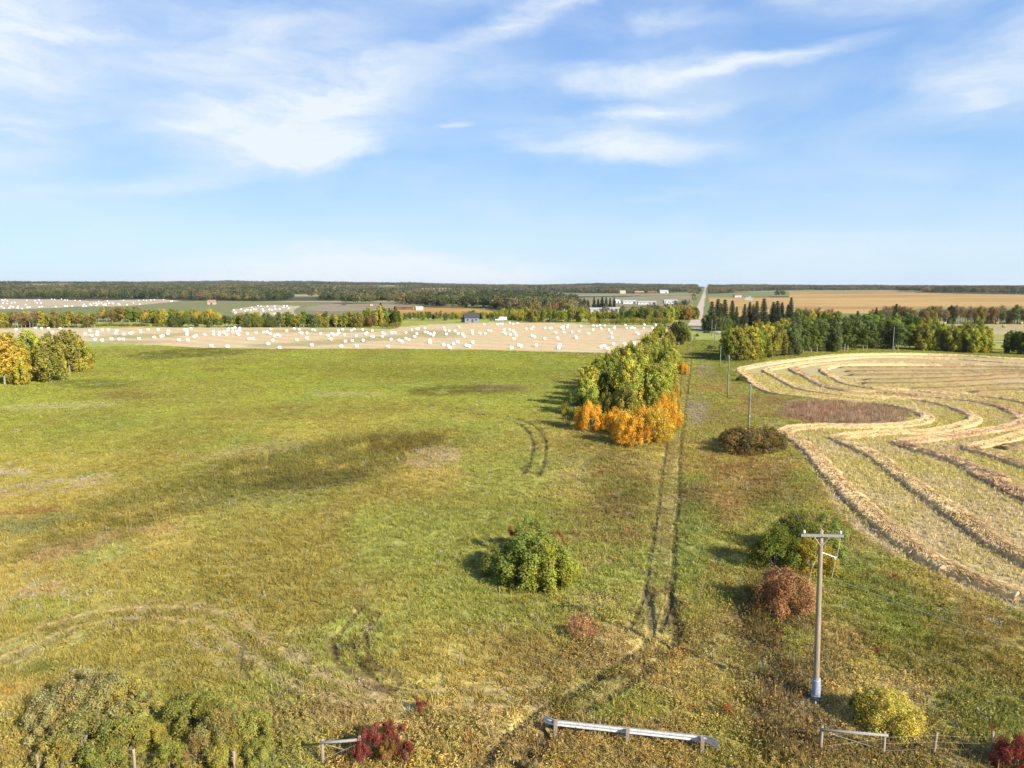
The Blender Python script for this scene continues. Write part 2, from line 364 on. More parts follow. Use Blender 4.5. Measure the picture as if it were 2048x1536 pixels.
rut_or_shade([(1068, 825), (1080, 850), (1092, 880), (1090, 905)], 0, .2, .08, (105, 100, 45), .55)
rut_or_shade([(820, 800), (880, 806), (960, 806)], 0, .2, .05, (110, 105, 45), .45)
ARC = [(-30, 1320), (100, 1262), (200, 1235), (300, 1228), (400, 1232), (450, 1250), (500, 1285), (570, 1330), (640, 1368), (740, 1395), (860, 1400), (1000, 1400), (1100, 1395)]
rut_or_shade(ARC, -.9, .25, .05, (176, 158, 108), .6); rut_or_shade(ARC, .1, .12, .04, (110, 98, 50), .45); rut_or_shade(ARC, .8, .28, .05, (178, 160, 110), .6); rut_or_shade(ARC, 1.5, .12, .05, (105, 92, 50), .4)
rut_or_shade([(720, 1215), (690, 1250), (668, 1290), (676, 1320), (720, 1350), (790, 1385)], 0, .24, .14, (112, 96, 52), .9)
rut_or_shade([(755, 1225), (732, 1262), (736, 1300), (770, 1340), (840, 1375)], 0, .24, .14, (112, 96, 52), .9)
rut_or_shade([(714, 1270), (708, 1300), (740, 1345), (800, 1385)], 0, .16, .10, (90, 76, 42), .8)
rut_or_shade(ARC, -1.7, .14, .04, (172, 156, 104), .5); rut_or_shade(ARC, 2.3, .2, .04, (172, 158, 104), .45); rut_or_shade([(480, 1290), (478, 1320), (500, 1360), (560, 1400)], 0, .16, .08, (112, 100, 52), .6); rut_or_shade([(575, 1305), (572, 1290), (582, 1262), (600, 1240)], 0, .14, .06, (112, 100, 52), .5)
rut_or_shade([(560, 1300), (640, 1345), (720, 1380), (830, 1410)], 0, .3, .04, (178, 160, 112), .5)

def H(x, y):
    h = H0(x, y)
    x = np.asarray(x, float); y = np.asarray(y, float); sc = x.ndim == 0
    x = np.atleast_1d(x); y = np.atleast_1d(y); h = np.atleast_1d(h).astype(float).copy()
    h += (fbm(x / 1.7, y / 1.7, 71, 2) - .5) * .16 * (1 - sstep(90, 160, np.hypot(x, y)))
    for p, w, dp, c, k in RUTS_AND_SHADE:
        m = near_mask(x, y, p, 2)
        if m.any():
            d = dist_path(x[m], y[m], p); h[m] -= dp * (1 - sstep(w * .5, w * 1.3, d)) * .9
    return float(h[0]) if sc else h

# windrow plan lines
def z1(l): return [(1440 + a * .2969, 680 + b * .2969) for a, b in l]
def z2(l): return [(1540 + a * .2604, 840 + b * .2604) for a, b in l]
WR = [
 z1([(2900, 160), (2048, 133), (1500, 103), (1000, 100), (700, 116), (400, 154), (220, 185), (140, 207), (185, 255), (265, 322), (350, 358), (500, 380), (700, 403), (900, 420), (1100, 438), (1270, 470), (1370, 505), (1400, 530), (1360, 560), (1200, 585), (900, 592), (700, 590), (520, 600), (445, 622), (450, 650)]) + z2([(250, 190), (390, 330), (520, 480), (680, 640), (850, 800), (1050, 960), (1230, 1080), (1450, 1190), (1700, 1290), (2050, 1400), (2500, 1520)]),
 z1([(2900, 190), (2048, 160), (1500, 128), (1000, 118), (600, 155), (400, 190), (315, 210), (360, 240), (440, 285), (530, 330), (630, 352), (800, 372), (1000, 388), (1300, 408), (1500, 440), (1650, 490), (1715, 530), (1685, 570), (1560, 603), (1400, 628), (1150, 632), (950, 648), (830, 660), (800, 680)]) + z2([(690, 230), (850, 310), (1000, 430), (1160, 540), (1360, 680), (1560, 830), (1770, 980), (2020, 1110), (2500, 1300)]),
 z1([(2900, 225), (2048, 185), (1400, 160), (900, 150), (650, 165), (550, 180), (500, 203), (605, 262), (710, 318), (850, 347), (1050, 358), (1300, 378), (1500, 397), (1700, 418), (1860, 448), (1990, 500), (2045, 545), (1960, 592), (1750, 628), (1550, 658), (1350, 683), (1215, 705), (1360, 755), (1570, 815), (1730, 880), (1900, 950)]) + z2([(1570, 400), (1780, 510), (2050, 650), (2500, 850)]),
 z1([(1500, 178), (1200, 170), (900, 172), (760, 185), (700, 208), (770, 257), (860, 302), (1040, 332), (1300, 347), (1500, 364), (1750, 384), (1950, 408), (2130, 450), (2230, 530), (2100, 620), (1900, 690), (1690, 738), (1860, 790), (2070, 862), (2600, 1030)]),
 z1([(800, 188), (1100, 190), (1500, 188), (2048, 190), (2900, 215)]),
 z1([(845, 216), (1300, 214), (1700, 212), (2048, 210), (2900, 235)]),
 z1([(865, 240), (1300, 240), (1700, 232), (2048, 222), (2900, 245)]),
 z1([(960, 275), (1300, 270), (1700, 256), (2048, 238), (2900, 250)]),
 z1([(950, 300), (1300, 300), (1700, 284), (2048, 266), (2900, 262)]),
 z1([(1280, 336), (1600, 328), (2048, 302), (2900, 290)]),
 z1([(1700, 358), (2048, 342), (2900, 320)]),
 z1([(1900, 738), (2048, 712), (2300, 690)]),
]
WR_G = [gpath(w, 5) for w in WR]
OUT_G = WR_G[0]

# ------------------------------------------------------------------ colour of the ground cover (plants and soil, with some shadow painted in)
def ell(px, py, cx, cy, rx, ry, rot=0, n=None, soft=.35):
    c, s = math.cos(rad(rot)), math.sin(rad(rot))
    a = ((px - cx) * c + (py - cy) * s) / rx; b = (-(px - cx) * s + (py - cy) * c) / ry
    d = np.hypot(a, b)
    if n is not None: d = d + (n - .5) * .9
    return 1 - sstep(1 - soft, 1 + soft, d)
PATCH = [ # cx, cy, rx, ry, rot, colour, strength  (wet hollows, seed heads, shrubby ground, bare soil, painted ditch shadow)
 (640, 925, 270, 42, -9, (106, 106, 44), .68), (330, 1005, 240, 34, -12, (118, 120, 50), .6), (560, 985, 200, 24, -10, (122, 130, 62), .55), (180, 1075, 190, 26, -14, (112, 108, 48), .55),
 (640, 960, 130, 18, -6, (96, 88, 44), .6), (40, 1052, 90, 20, -8, (130, 138, 84), .7), (40, 1023, 90, 7, -3, (150, 110, 62), .75), (100, 972, 130, 14, -8, (178, 164, 126), .6), (15, 945, 50, 8, 0, (190, 178, 145), .7),
 (865, 915, 55, 20, -8, (184, 164, 118), .65), (520, 900, 110, 12, -8, (174, 158, 100), .5), (800, 885, 90, 20, -4, (112, 96, 40), .55), (140, 1098, 110, 18, -16, (168, 146, 92), .55), (330, 1058, 90, 8, -4, (172, 146, 94), .5),
 (205, 1110, 80, 18, -12, (160, 170, 84), .6), (250, 868, 230, 34, -5, (134, 140, 52), .4), (640, 822, 240, 20, -2, (148, 134, 58), .5), (370, 708, 130, 9, -3, (108, 108, 48), .8), (930, 782, 120, 10, -1, (112, 106, 50), .8), (1010, 775, 60, 6, 0, (140, 120, 90), .6),
 (180, 768, 80, 9, 0, (108, 116, 44), .7), (250, 792, 60, 8, 0, (130, 112, 52), .5), (430, 740, 25, 4, 0, (120, 100, 50), .6), (110, 812, 120, 7, -2, (176, 178, 118), .6), (700, 790, 90, 6, 0, (184, 178, 112), .5), (1180, 700, 90, 6, 0, (150, 128, 72), .55),
 (100, 745, 260, 12, 0, (150, 156, 68), .4), (560, 745, 420, 20, 0, (144, 150, 46), .4), (900, 745, 200, 14, 0, (136, 146, 44), .5), (1060, 800, 120, 20, 0, (158, 172, 62), .5), (250, 1190, 160, 40, -10, (176, 172, 76), .3), (60, 1300, 120, 26, -14, (176, 176, 96), .6), (40, 1345, 80, 16, -8, (112, 132, 54), .8),
 (80, 1180, 60, 16, -10, (180, 160, 112), .5), (90, 1220, 90, 30, 0, (146, 156, 60), .5), (30, 1430, 100, 110, 0, (180, 158, 78), .5), (60, 1530, 160, 40, 0, (172, 154, 80), .5),
 (1240, 960, 60, 70, 0, (128, 112, 56), .55), (1180, 900, 60, 30, 0, (132, 132, 56), .5), (1270, 1010, 60, 30, 0, (100, 100, 48), .45), (1210, 1060, 70, 50, 0, (148, 128, 72), .5), (1155, 1260, 42, 26, 0, (176, 128, 96), .75), (1130, 1320, 110, 30, 0, (154, 134, 76), .5),
 (1200, 1350, 120, 40, -20, (158, 138, 80), .5), (650, 1440, 200, 34, 0, (140, 118, 66), .5), (820, 1500, 260, 40, 0, (152, 128, 70), .5), (1060, 1330, 90, 60, 20, (146, 128, 66), .4), (1250, 1500, 200, 60, 0, (160, 140, 74), .5), (1100, 1480, 80, 50, -30, (140, 118, 62), .4), (1290, 1410, 60, 30, 0, (160, 158, 60), .6), (1120, 1400, 30, 20, 0, (96, 110, 52), .6),
 (1400, 1060, 50, 100, 0, (142, 158, 72), .65), (1390, 1000, 40, 50, 0, (112, 120, 54), .5), (1390, 985, 34, 22, 0, (130, 106, 64), .6), (1450, 1000, 40, 60, 0, (146, 116, 60), .5), (1530, 990, 50, 40, 0, (120, 106, 52), .6), (1540, 950, 60, 30, 0, (146, 118, 68), .5), (1460, 1180, 60, 90, 0, (156, 142, 66), .5), (1480, 1280, 60, 60, 0, (164, 146, 84), .5),
 (1590, 1330, 90, 80, 10, (118, 104, 70), .6), (1580, 1440, 80, 100, 0, (120, 104, 68), .6), (1530, 1240, 60, 80, 10, (118, 98, 58), .6), (1450, 1500, 70, 60, 0, (140, 142, 56), .6), (1700, 1260, 60, 40, 0, (168, 148, 84), .6), (1850, 1290, 120, 60, 20, (124, 134, 44), .6), (1980, 1260, 110, 40, 15, (146, 128, 64), .5), (1960, 1330, 140, 50, 10, (126, 112, 48), .5), (1750, 1200, 80, 50, 30, (130, 140, 50), .6),  # dark strip by the pole: shrubby growth with ditch shadow painted in
 (1930, 1440, 150, 60, 0, (116, 120, 50), .5), (1900, 1520, 200, 30, 0, (106, 98, 60), .6), (1700, 1500, 120, 50, 0, (136, 118, 72), .5), (1830, 1200, 90, 22, 24, (116, 134, 62), .6), (1480, 740, 60, 30, 0, (120, 124, 48), .5), (1420, 800, 60, 60, 0, (160, 150, 78), .5), (1520, 810, 60, 22, 0, (170, 146, 92), .5), (1430, 775, 50, 8, 0, (170, 130, 80), .5), (1440, 850, 60, 22, 0, (158, 148, 76), .5),
 (1560, 815, 90, 22, 10, (150, 130, 76), .55), (1690, 828, 122, 22, 4, (186, 158, 122), .9), (1780, 832, 45, 16, 4, (172, 150, 116), .8), (1630, 830, 60, 16, 0, (178, 140, 104), .6), (1460, 920, 50, 26, 0, (148, 104, 58), .5), (1600, 870, 30, 14, 30, (156, 168, 66), .8), (1560, 850, 40, 10, -6, (176, 176, 98), .7), (1395, 820, 22, 30, 0, (166, 158, 140), .55), (1410, 740, 20, 18, 0, (160, 150, 118), .5),
 (1420, 690, 45, 14, 0, (124, 140, 52), .6), (1430, 712, 50, 12, 0, (96, 108, 44), .6), (1640, 1090, 60, 30, 20, (132, 140, 60), .5), (1690, 1110, 60, 22, 30, (110, 130, 66), .6), (1600, 1000, 60, 50, 40, (136, 140, 62), .5)]
def cover(x, y, px, py):
    """albedo of the pasture at ground points"""
    x = np.asarray(x, float); y = np.asarray(y, float)
    n1 = fbm(x / 7, y / 7, 21, 4, .6)[..., None]; n2 = fbm(x / 22, y / 30, 31, 3)[..., None]; n3 = fbm(x / 1.1, y / 1.1, 41, 3, .7)[..., None]; n4 = fbm(x / 3, y / 3, 51, 3, .65)[..., None]
    r = np.hypot(x, y)[..., None]
    far = np.array(alb(157, 165, 58)); far2 = np.array(alb(150, 150, 62)); near = np.array(alb(176, 163, 76)); nearb = np.array(alb(146, 140, 56)); brown = np.array(alb(164, 144, 82)); straw = np.array(alb(196, 180, 110)); gr = np.array(alb(148, 162, 66))
    w = sstep(75, 150, r)
    c = near * (1 - w) + far * w
    c = c + (np.where(w > .5, far2, nearb) - c) * sstep(.40, .62, n2) * .75
    c = c + (gr - c) * sstep(.52, .70, fbm(x / 13, y / 16, 91, 3)[..., None]) * .6
    # rougher browner growth on the verge, right of the pasture and along the near fence
    verge = (sstep(1060, 1180, px) * sstep(760, 900, py) + sstep(1380, 1440, py))[..., None]; verge = np.clip(verge, 0, 1)
    c = c + (brown - c) * verge * sstep(.45, .64, n4) * .5
    c = c + (straw - c) * verge * sstep(.50, .68, n1) * .45
    c = c + (gr - c) * verge * sstep(.55, .70, fbm(x / 5, y / 5, 61, 3)[..., None]) * .6
    np_ = fbm(x / 9, y / 9, 77, 4, .6)
    for cx, cy, rx, ry, rot, k, s in PATCH:
        m = ell(px, py, cx, cy, rx, ry, rot, np_ * .6 + n4[..., 0] * .4, .3)[..., None] * s * sstep(.22, .52, n4) ** .6
        c = c + (np.array(alb(*k)) - c) * m
    mot = (.80 + .40 * n3) * (.90 + .2 * n1)
    c = c * mot
    for p, wd, dp, k, s in RUTS_AND_SHADE:
        mm = near_mask(x, y, p, 3)
        if mm.any():
            d = dist_path(x[mm], y[mm], p); t = (1 - sstep(wd * .6, wd * 1.9, d + (n3[mm][:, 0] - .5) * .9))[:, None] * s * (.55 + .6 * n4[mm])
            c[mm] = c[mm] + (k - c[mm]) * t
    # flattened paler growth between the lane's wheel marks
    mm = near_mask(x, y, LANE_G, 3); d = dist_path(x[mm], y[mm], LANE_G); t = (1 - sstep(.5, 1.6, d))[:, None] * .30
    c[mm] = c[mm] + (np.array(alb(160, 146, 84)) - c[mm]) * t
    lum = c.mean(1, keepdims=True); c = (c + (lum - c) * .10) * 1.38 * np.array([[1.08, .99, 1.0]])
    return c
def far_cover(x, y, px, py):
    n = fbm(x / 60, y / 90, 15, 4, .6)[..., None]; a = np.array(alb(136, 140, 84)); b = np.array(alb(150, 138, 96))
    c = a + (b - a) * sstep(.4, .6, n)
    return c * (.9 + .2 * fbm(x / 14, y / 14, 16, 3)[..., None])
def stub_cover(x, y):
    """stubble of the swathed field: pale combed rows"""
    n1 = fbm(x / 6, y / 6, 121, 4, .6)[..., None]; n3 = fbm(x / .8, y / .8, 122, 3, .7)[..., None]
    a = np.array(alb(234, 212, 144)); b = np.array(alb(238, 214, 164)); g = np.array(alb(224, 209, 122))
    c = a + (b - a) * sstep(.42, .6, n1); c = c + (g - c) * sstep(.5, .66, fbm(x / 17, y / 17, 125, 3)[..., None]) * .6
    return c * (.80 + .40 * n3) * .92

# ------------------------------------------------------------------ terrain sheet, divided along the field edges
def terrain():
    th = np.concatenate([np.linspace(-180, -50, 30)[:-1], np.linspace(-50, -38.5, 60)[:-1], np.linspace(-38.5, 38.5, 1300), np.linspace(38.5, 50, 60)[1:], np.linspace(50, 180, 30)[1:-1]])
    vis = np.linspace(38, 2.6, 620)               # steps of dip angle as a drone flying by would see them
    r1 = CAMZ / np.tan(np.radians(vis)); r2 = np.geomspace(r1[-1], 14000, 230)[1:]
    r = np.r_[0.3, 6, 12, 18, 22, 25, r1[r1 > 27], r2]
    TH, R = np.meshgrid(np.radians(th), r); X = R * np.sin(TH); Y = R * np.cos(TH)
    nr, nt = X.shape
    x, y = X.ravel(), Y.ravel()
    z = H(x, y)
    z[R.ravel() > 12500] -= 60
    px, py = proj(x, y, z); front = (y > 5)
    idx = np.arange(nr * nt).reshape(nr, nt)
    a = idx[:-1, :]; b = idx[1:, :]
    F = np.stack([a, np.roll(a, -1, 1), np.roll(b, -1, 1), b], -1).reshape(-1, 4)
    # colours and field ids
    vid = np.zeros(len(x), int)
    jx = (fbm(x / 5, y / 5, 200, 3) - .5); rr_ = np.hypot(x, y)
    jpx = px + jx * 2200 / np.maximum(rr_, 40) ; jpy = py + (fbm(x / 4, y / 4, 201, 3) - .5) * 1.2 * np.clip(22 * FPX / np.maximum(rr_, 40) ** 2, 0, 14)
    for k, poly in enumerate(FIELDS):
        m = in_poly(jpx, jpy, poly) & front
        if k >= 1: m &= rr_ > 150
        vid[m & (vid == 0)] = k + 1
    wood = (rr_ > 1050) & (vid == 0)
    road = np.zeros(len(x), bool)
    RP = np.array([G(1381, 668)[:2], G(1390, 648)[:2], G(1396, 630)[:2], G(1402, 610)[:2]]); e = RP[-1] + (RP[-1] - RP[0]) * 8
    d0 = (RP[-1] - RP[1]); d0 /= np.linalg.norm(d0); end = RP[1] + d0 * 6000
    main = np.array([RP[1] - d0 * 15, end]); side = np.array([G(1386, 655)[:2], G(1420, 661)[:2], G(1460, 667)[:2], G(1520, 671)[:2], G(1800, 676)[:2], G(2200, 690)[:2]])
    west = np.array([G(1392, 652)[:2], G(1372, 651)[:2], G(1345, 651.5)[:2]])
    global ROAD_P, ROAD_D; ROAD_P, ROAD_D = RP[1], d0
    dm = np.minimum(dist_path(x, y, main) - 3.6, dist_path(x, y, side) - 3.0); dm = np.minimum(dm, dist_path(x, y, west) - 2.4)
    road = (dm < 0) & front
    vid[road] = 20
    verge = (dm < 7) & (~road) & (rr_ > 330); 
    vid[verge & (vid > 0)] = 0; wood[verge] = False
    c = np.zeros((len(x), 3))
    g = vid == 0; nearg = g & (rr_ < 520); farg = g & (rr_ >= 520)
    c[nearg] = cover(x[nearg], y[nearg], px[nearg], py[nearg]); c[farg] = far_cover(x[farg], y[farg], px[farg], py[farg])
    c[verge] = np.array(alb(140, 142, 76)) * (.85 + .3 * fbm(x / 5, y / 5, 9, 2)[verge][:, None])
    c[wood] = np.array(alb(96, 92, 56)) * (.9 + .2 * fbm(x / 30, y / 30, 8, 2)[wood][:, None])
    clr = fbm(x / 420, y / 300, 900, 3); cw = wood & (clr > .555); fc = fbm(x / 500, y / 260, 905, 2)[cw][:, None]; c[cw] = np.array(alb(196, 176, 128)) + (np.array(alb(140, 146, 88)) - np.array(alb(196, 176, 128))) * sstep(.45, .55, fc)
    m = vid == 1; c[m] = stub_cover(x[m], y[m]) * .86
    def fld(k, col, col2, sx, sy, seed, amp=.1, mix=(.42, .62)):
        m = vid == k
        if not m.any(): return
        n = fbm(x[m] / sx, y[m] / sy, seed, 4, .6)[:, None]; q = np.array(alb(*col)) + (np.array(alb(*col2)) - np.array(alb(*col))) * sstep(mix[0], mix[1], n)
        n2 = fbm(x[m] / (sx / 6), y[m] / (sy / 6), seed + 3, 3, .6)[:, None]
        c[m] = q * (1 - amp + 2 * amp * n2)
    fld(2, (238, 206, 152), (232, 208, 160), 30, 10, 300, .08)
    # green regrowth streaks in the bale field
    m = vid == 2; gg = np.zeros(m.sum())
    for cx, cy, rx, ry, rot in [(720, 680, 190, 5, -4), (300, 672, 120, 4, -2), (640, 662, 140, 3, 0), (220, 684, 120, 3, 0), (860, 668, 60, 8, 0), (1250, 654, 90, 2.5, 0), (560, 690, 70, 3, 0)]:
        gg = np.maximum(gg, ell(px[m], py[m], cx, cy, rx, ry, rot, fbm(x[m] / 12, y[m] / 12, 5, 3)))
    c[m] = c[m] + (np.array(alb(166, 162, 98)) - c[m]) * gg[:, None] * .6
    dd = (x[m] * .62 + y[m] * .78); st = (np.sin(dd / 1.9 + 3 * fbm(x[m] / 30, y[m] / 30, 3, 2)) * .5 + .5)[:, None]; c[m] *= (.93 + .12 * st)
    fld(3, (214, 192, 160), (206, 186, 148), 60, 40, 310); fld(4, (214, 196, 160), (206, 188, 150), 50, 30, 320)
    fld(5, (212, 164, 84), (200, 152, 78), 60, 60, 330); fld(6, (176, 158, 128), (160, 146, 112), 40, 40, 340); fld(7, (212, 180, 136), (200, 176, 130), 60, 60, 350)
    fld(8, (216, 176, 104), (192, 150, 84), 260, 45, 360, .08, (.40, .64)); fld(9, (206, 186, 134), (196, 176, 120), 40, 10, 370, .1); fld(10, (150, 146, 104), (170, 154, 112), 150, 90, 380); fld(11, (142, 144, 84), (150, 142, 92), 90, 60, 390); fld(12, (176, 160, 112), (160, 152, 108), 90, 60, 395)
    m = road; c[m] = np.array(alb(218, 200, 178)) * (.9 + .2 * fbm(x / 3, y / 14, 401, 4)[m][:, None])
    # split into objects
    fid = vid[F]; f = np.where((fid == fid[:, :1]).all(1), fid[:, 0], np.sort(fid, 1)[:, 1])
    names = {0: ('ground', M_GROUND, 'wide rolling pasture of yellow green grass'), 1: ('swathed_field', M_STUB, ''), 2: ('bale_field', M_FARF, ''), 3: ('far_bale_field', M_FARF, ''), 4: ('small_bale_field', M_FARF, ''),
             5: ('golden_field', M_FARF, ''), 6: ('fallow_field', M_FARF, ''), 7: ('stubble_strip', M_FARF, ''), 8: ('barley_field', M_FARF, ''), 9: ('straw_field', M_FARF, ''), 10: ('farmyard_ground', M_FARF, ''), 11: ('green_hillside', M_FARF, ''), 12: ('pale_field', M_FARF, ''), 20: ('gravel_road', M_GRAVEL, '')}
    V = np.c_[x, y, z]
    for k, (nm, mt, _) in names.items():
        sel = F[f == k]
        if not len(sel): continue
        u, inv = np.unique(sel.ravel(), return_inverse=True)
        me = mk_mesh(nm, V[u], [inv.reshape(-1, 4)[:, ::-1]], [mt], c[u], True)
        link(nm, me, None, kind='structure')
terrain()

# ------------------------------------------------------------------ windrows of cut straw: every ridge is its own thing
def straw_quads(P, D, L, W, rng, up=0.0):
    """thin straw quads at points P along directions D"""
    n = len(P); D = D / (np.linalg.norm(D, axis=1)[:, None] + 1e-9)
    side = np.cross(D, rng.normal(size=(n, 3)) + np.array([.5, -.5, 1.0]) * up); side /= np.linalg.norm(side, axis=1)[:, None] + 1e-9
    a = P - D * L[:, None] / 2; b = P + D * L[:, None] / 2; s = side * W[:, None] / 2
    return np.stack([a - s, a + s, b + s * .6, b - s * .6], 1).reshape(-1, 3)
def windrow(path, seed, half=.95, hgt=.50, tone=(198, 162, 112), tone2=(176, 138, 92), kk_=.6):
    rng = np.random.default_rng(seed)
    p = resample(path, .3) if len(path) > 1 else path
    r = np.hypot(p[:, 0], p[:, 1])
    t = np.gradient(p, axis=0); t /= np.linalg.norm(t, axis=1)[:, None]; nrm = np.c_[t[:, 1], -t[:, 0]]
    prof = np.linspace(-1, 1, 13); k = len(prof); n = len(p)
    s = np.arange(n) * .3
    X = p[:, 0][:, None] + nrm[:, 0][:, None] * prof * half; Y = p[:, 1][:, None] + nrm[:, 1][:, None] * prof * half
    fr = (1 - .6 * sstep(90, 170, r))[:, None]; wv = 1 + .5 * fr * (fbm(s / 1.6, s * 0, seed, 4, .7) - .5)[:, None] * 1.5 + .07 * fr * fr * rng.normal(size=(n, 1))
    X = p[:, 0][:, None] + (X - p[:, 0][:, None]) * wv; Y = p[:, 1][:, None] + (Y - p[:, 1][:, None]) * wv
    sh = np.clip(1 - np.abs(prof) ** 5, 0, 1) ** .6 * (1 + .12 * prof)
    lump = .70 + .60 * fbm(X / .8, Y / .8, seed + 9, 4, .65)
    zz = H(X.ravel(), Y.ravel()).reshape(X.shape) + sh * hgt * lump * wv + np.where(np.abs(prof) > .98, -.1, .02)
    ends = np.minimum(np.arange(n), np.arange(n)[::-1]) / 4; zz = zz - (1 - np.clip(ends, 0, 1))[:, None] * .4
    V = np.stack([X, Y, zz], -1).reshape(-1, 3)
    idx = np.arange(n * k).reshape(n, k)
    F = np.stack([idx[:-1, :-1], idx[:-1, 1:], idx[1:, 1:], idx[1:, :-1]], -1).reshape(-1, 4)
    ca = np.array(alb(*tone, k=kk_)); cb = np.array(alb(*tone2, k=kk_))
    w = sstep(.4, .62, fbm(V[:, 0] / 6, V[:, 1] / 6, seed + 4, 3))[:, None]
    C = (ca + (cb - ca) * w) * (.7 + .5 * fbm(V[:, 0] / .35, V[:, 1] / .35, seed + 5, 3, .7))[:, None]
    # loose stems lying along and out of the ridge
    dens = np.where(r < 80, 110, np.where(r < 130, 40, np.where(r < 210, 8, 3)))
    ii = np.repeat(np.arange(n), dens); m = len(ii)
    off = np.clip(rng.normal(0, .58, m), -1.35, 1.35); wr = wv[ii, 0]; off = off * wr
    px = p[ii, 0] + nrm[ii, 0] * off * half + rng.normal(0, .1, m); py = p[ii, 1] + nrm[ii, 1] * off * half + rng.normal(0, .1, m)
    lm = .70 + .60 * fbm(px / .8, py / .8, seed + 9, 4, .65); pz = H0(px, py) + np.clip(1 - np.abs(off) ** 5, 0, 1) ** .6 * (1 + .12 * off) * hgt * lm + rng.uniform(-.03, .16, m)
    dr = np.c_[t[ii] * 1.0 + nrm[ii] * (off * .9 + rng.normal(0, .35, m))[:, None], rng.normal(0, .16, m)]
    big = np.where(r[ii] < 75, 1, np.where(r[ii] < 130, 1.3, 1.9))
    Q = straw_quads(np.c_[px, py, pz], dr, rng.uniform(.25, .7, m) * big, rng.uniform(.018, .042, m) * big, rng, 2.2)
    cc = np.repeat((ca + (cb - ca) * rng.random((m, 1)) ** 1.5) * rng.uniform(.62, 1.4, (m, 1)) * (.75 + .5 * fbm(px / .7, py / .7, seed + 12, 3, .7))[:, None], 4, 0)
    FQ = np.arange(m * 4).reshape(-1, 4) + len(V)
    return mk_mesh('windrow', np.vstack([V, Q]), [np.vstack([F[:, ::-1], FQ])], [M_STRAW], np.vstack([C, cc]), False)
WLAB = ['outermost long straw windrow winding round the brown reed patch and down the verge edge', 'second straw windrow inside the outermost one, winding round the reed patch at a distance',
        'third straw windrow in from the field edge with a reddish brown lower run', 'fourth straw windrow in, with a wide loop leaving the far right of the photo', 'uppermost straight straw windrow of the parallel set in the swathed field',
        'second straight straw windrow from the top of the parallel set', 'third straight straw windrow from the top of the parallel set', 'fourth straight straw windrow from the top, starting further right', 'fifth straight straw windrow from the top, ending beside the loop of the fourth bend',
        'sixth straight straw windrow from the top, short and slanting', 'lowest and shortest straight straw windrow of the parallel set', 'short tangled straw windrow inside the innermost lower bend']
for i, w in enumerate(WR_G):
    far = i >= 4 and i < 11
    me = windrow(w, 500 + i, 1.12 if i < 4 else 1.0, .44, ((240, 208, 146) if i < 4 else (182, 154, 108)) if i != 2 else (232, 198, 150), ((226, 192, 138) if i < 4 else (166, 142, 98)) if i != 2 else (204, 164, 118), .70 if i < 4 else .58)  # straight and short rows darker: shade of their sides put into the straw colour
    link('windrow', me, None, label=WLAB[i], category='windrow', group='straw windrows in the swathed field')

# ------------------------------------------------------------------ ground cover as real plants: tufts instanced on scattered points
LIB = {}
def tuft_mesh(nm, seed, n, h, w, spread, lean, kind='blade'):
    rng = np.random.default_rng(seed)
    a = rng.random(n) * 2 * math.pi; rr = spread * np.sqrt(rng.random(n)); hh = h * rng.uniform(.5, 1.1, n); ww = w * rng.uniform(.7, 1.3, n)
    b = np.c_[rr * np.cos(a), rr * np.sin(a), np.full(n, -.05)]
    la = a + rng.normal(0, .8, n); ln = lean * rng.uniform(.3, 1.4, n) * hh
    fa = rng.random(n) * math.pi; s = np.c_[np.cos(fa), np.sin(fa), fa * 0] * ww[:, None]
    mid = b + np.c_[np.cos(la) * ln * .35, np.sin(la) * ln * .35, hh * .6]; tip = b + np.c_[np.cos(la) * ln, np.sin(la) * ln, hh]
    if kind == 'blade':
        V = np.stack([b - s * .5, b + s * .5, mid + s * .5, mid - s * .5, tip], 1).reshape(-1, 3); k = np.arange(n)[:, None] * 5
        F4 = k + np.array([[0, 1, 2, 3]]); F3 = k + np.array([[3, 2, 4]]); c = np.repeat(rng.uniform(.72, 1.28, (n, 1)) * np.array([[1, 1, 1]]) + rng.normal(0, .05, (n, 3)), 5, 0)
        return mk_mesh(nm, V, [F4, F3], [M_TUFT], np.clip(c, .2, 2))
    # leafy weed: little leaves along stems
    m = n * 5; k = np.repeat(np.arange(n), 5); t = rng.uniform(.25, 1.05, m)[:, None]
    P = b[k] + (tip[k] - b[k]) * t + rng.normal(0, .03, (m, 3)); d = rng.normal(size=(m, 3)); d[:, 2] = np.abs(d[:, 2]) * .5
    Q = straw_quads(P, d, rng.uniform(.6, 1.3, m) * w * 3.2, rng.uniform(.6, 1.2, m) * w * 1.6, rng)
    c = np.repeat(rng.uniform(.65, 1.35, (m, 1)) * np.ones((1, 3)), 4, 0)
    return mk_mesh(nm, Q, [np.arange(m * 4).reshape(-1, 4)], [M_TUFT], c)
def lib(nm, meshes):
    c = bpy.data.collections.new(nm)
    for i, me in enumerate(meshes):
        o = bpy.data.objects.new('%s_%02d' % (nm, i), me); c.objects.link(o)
    return c
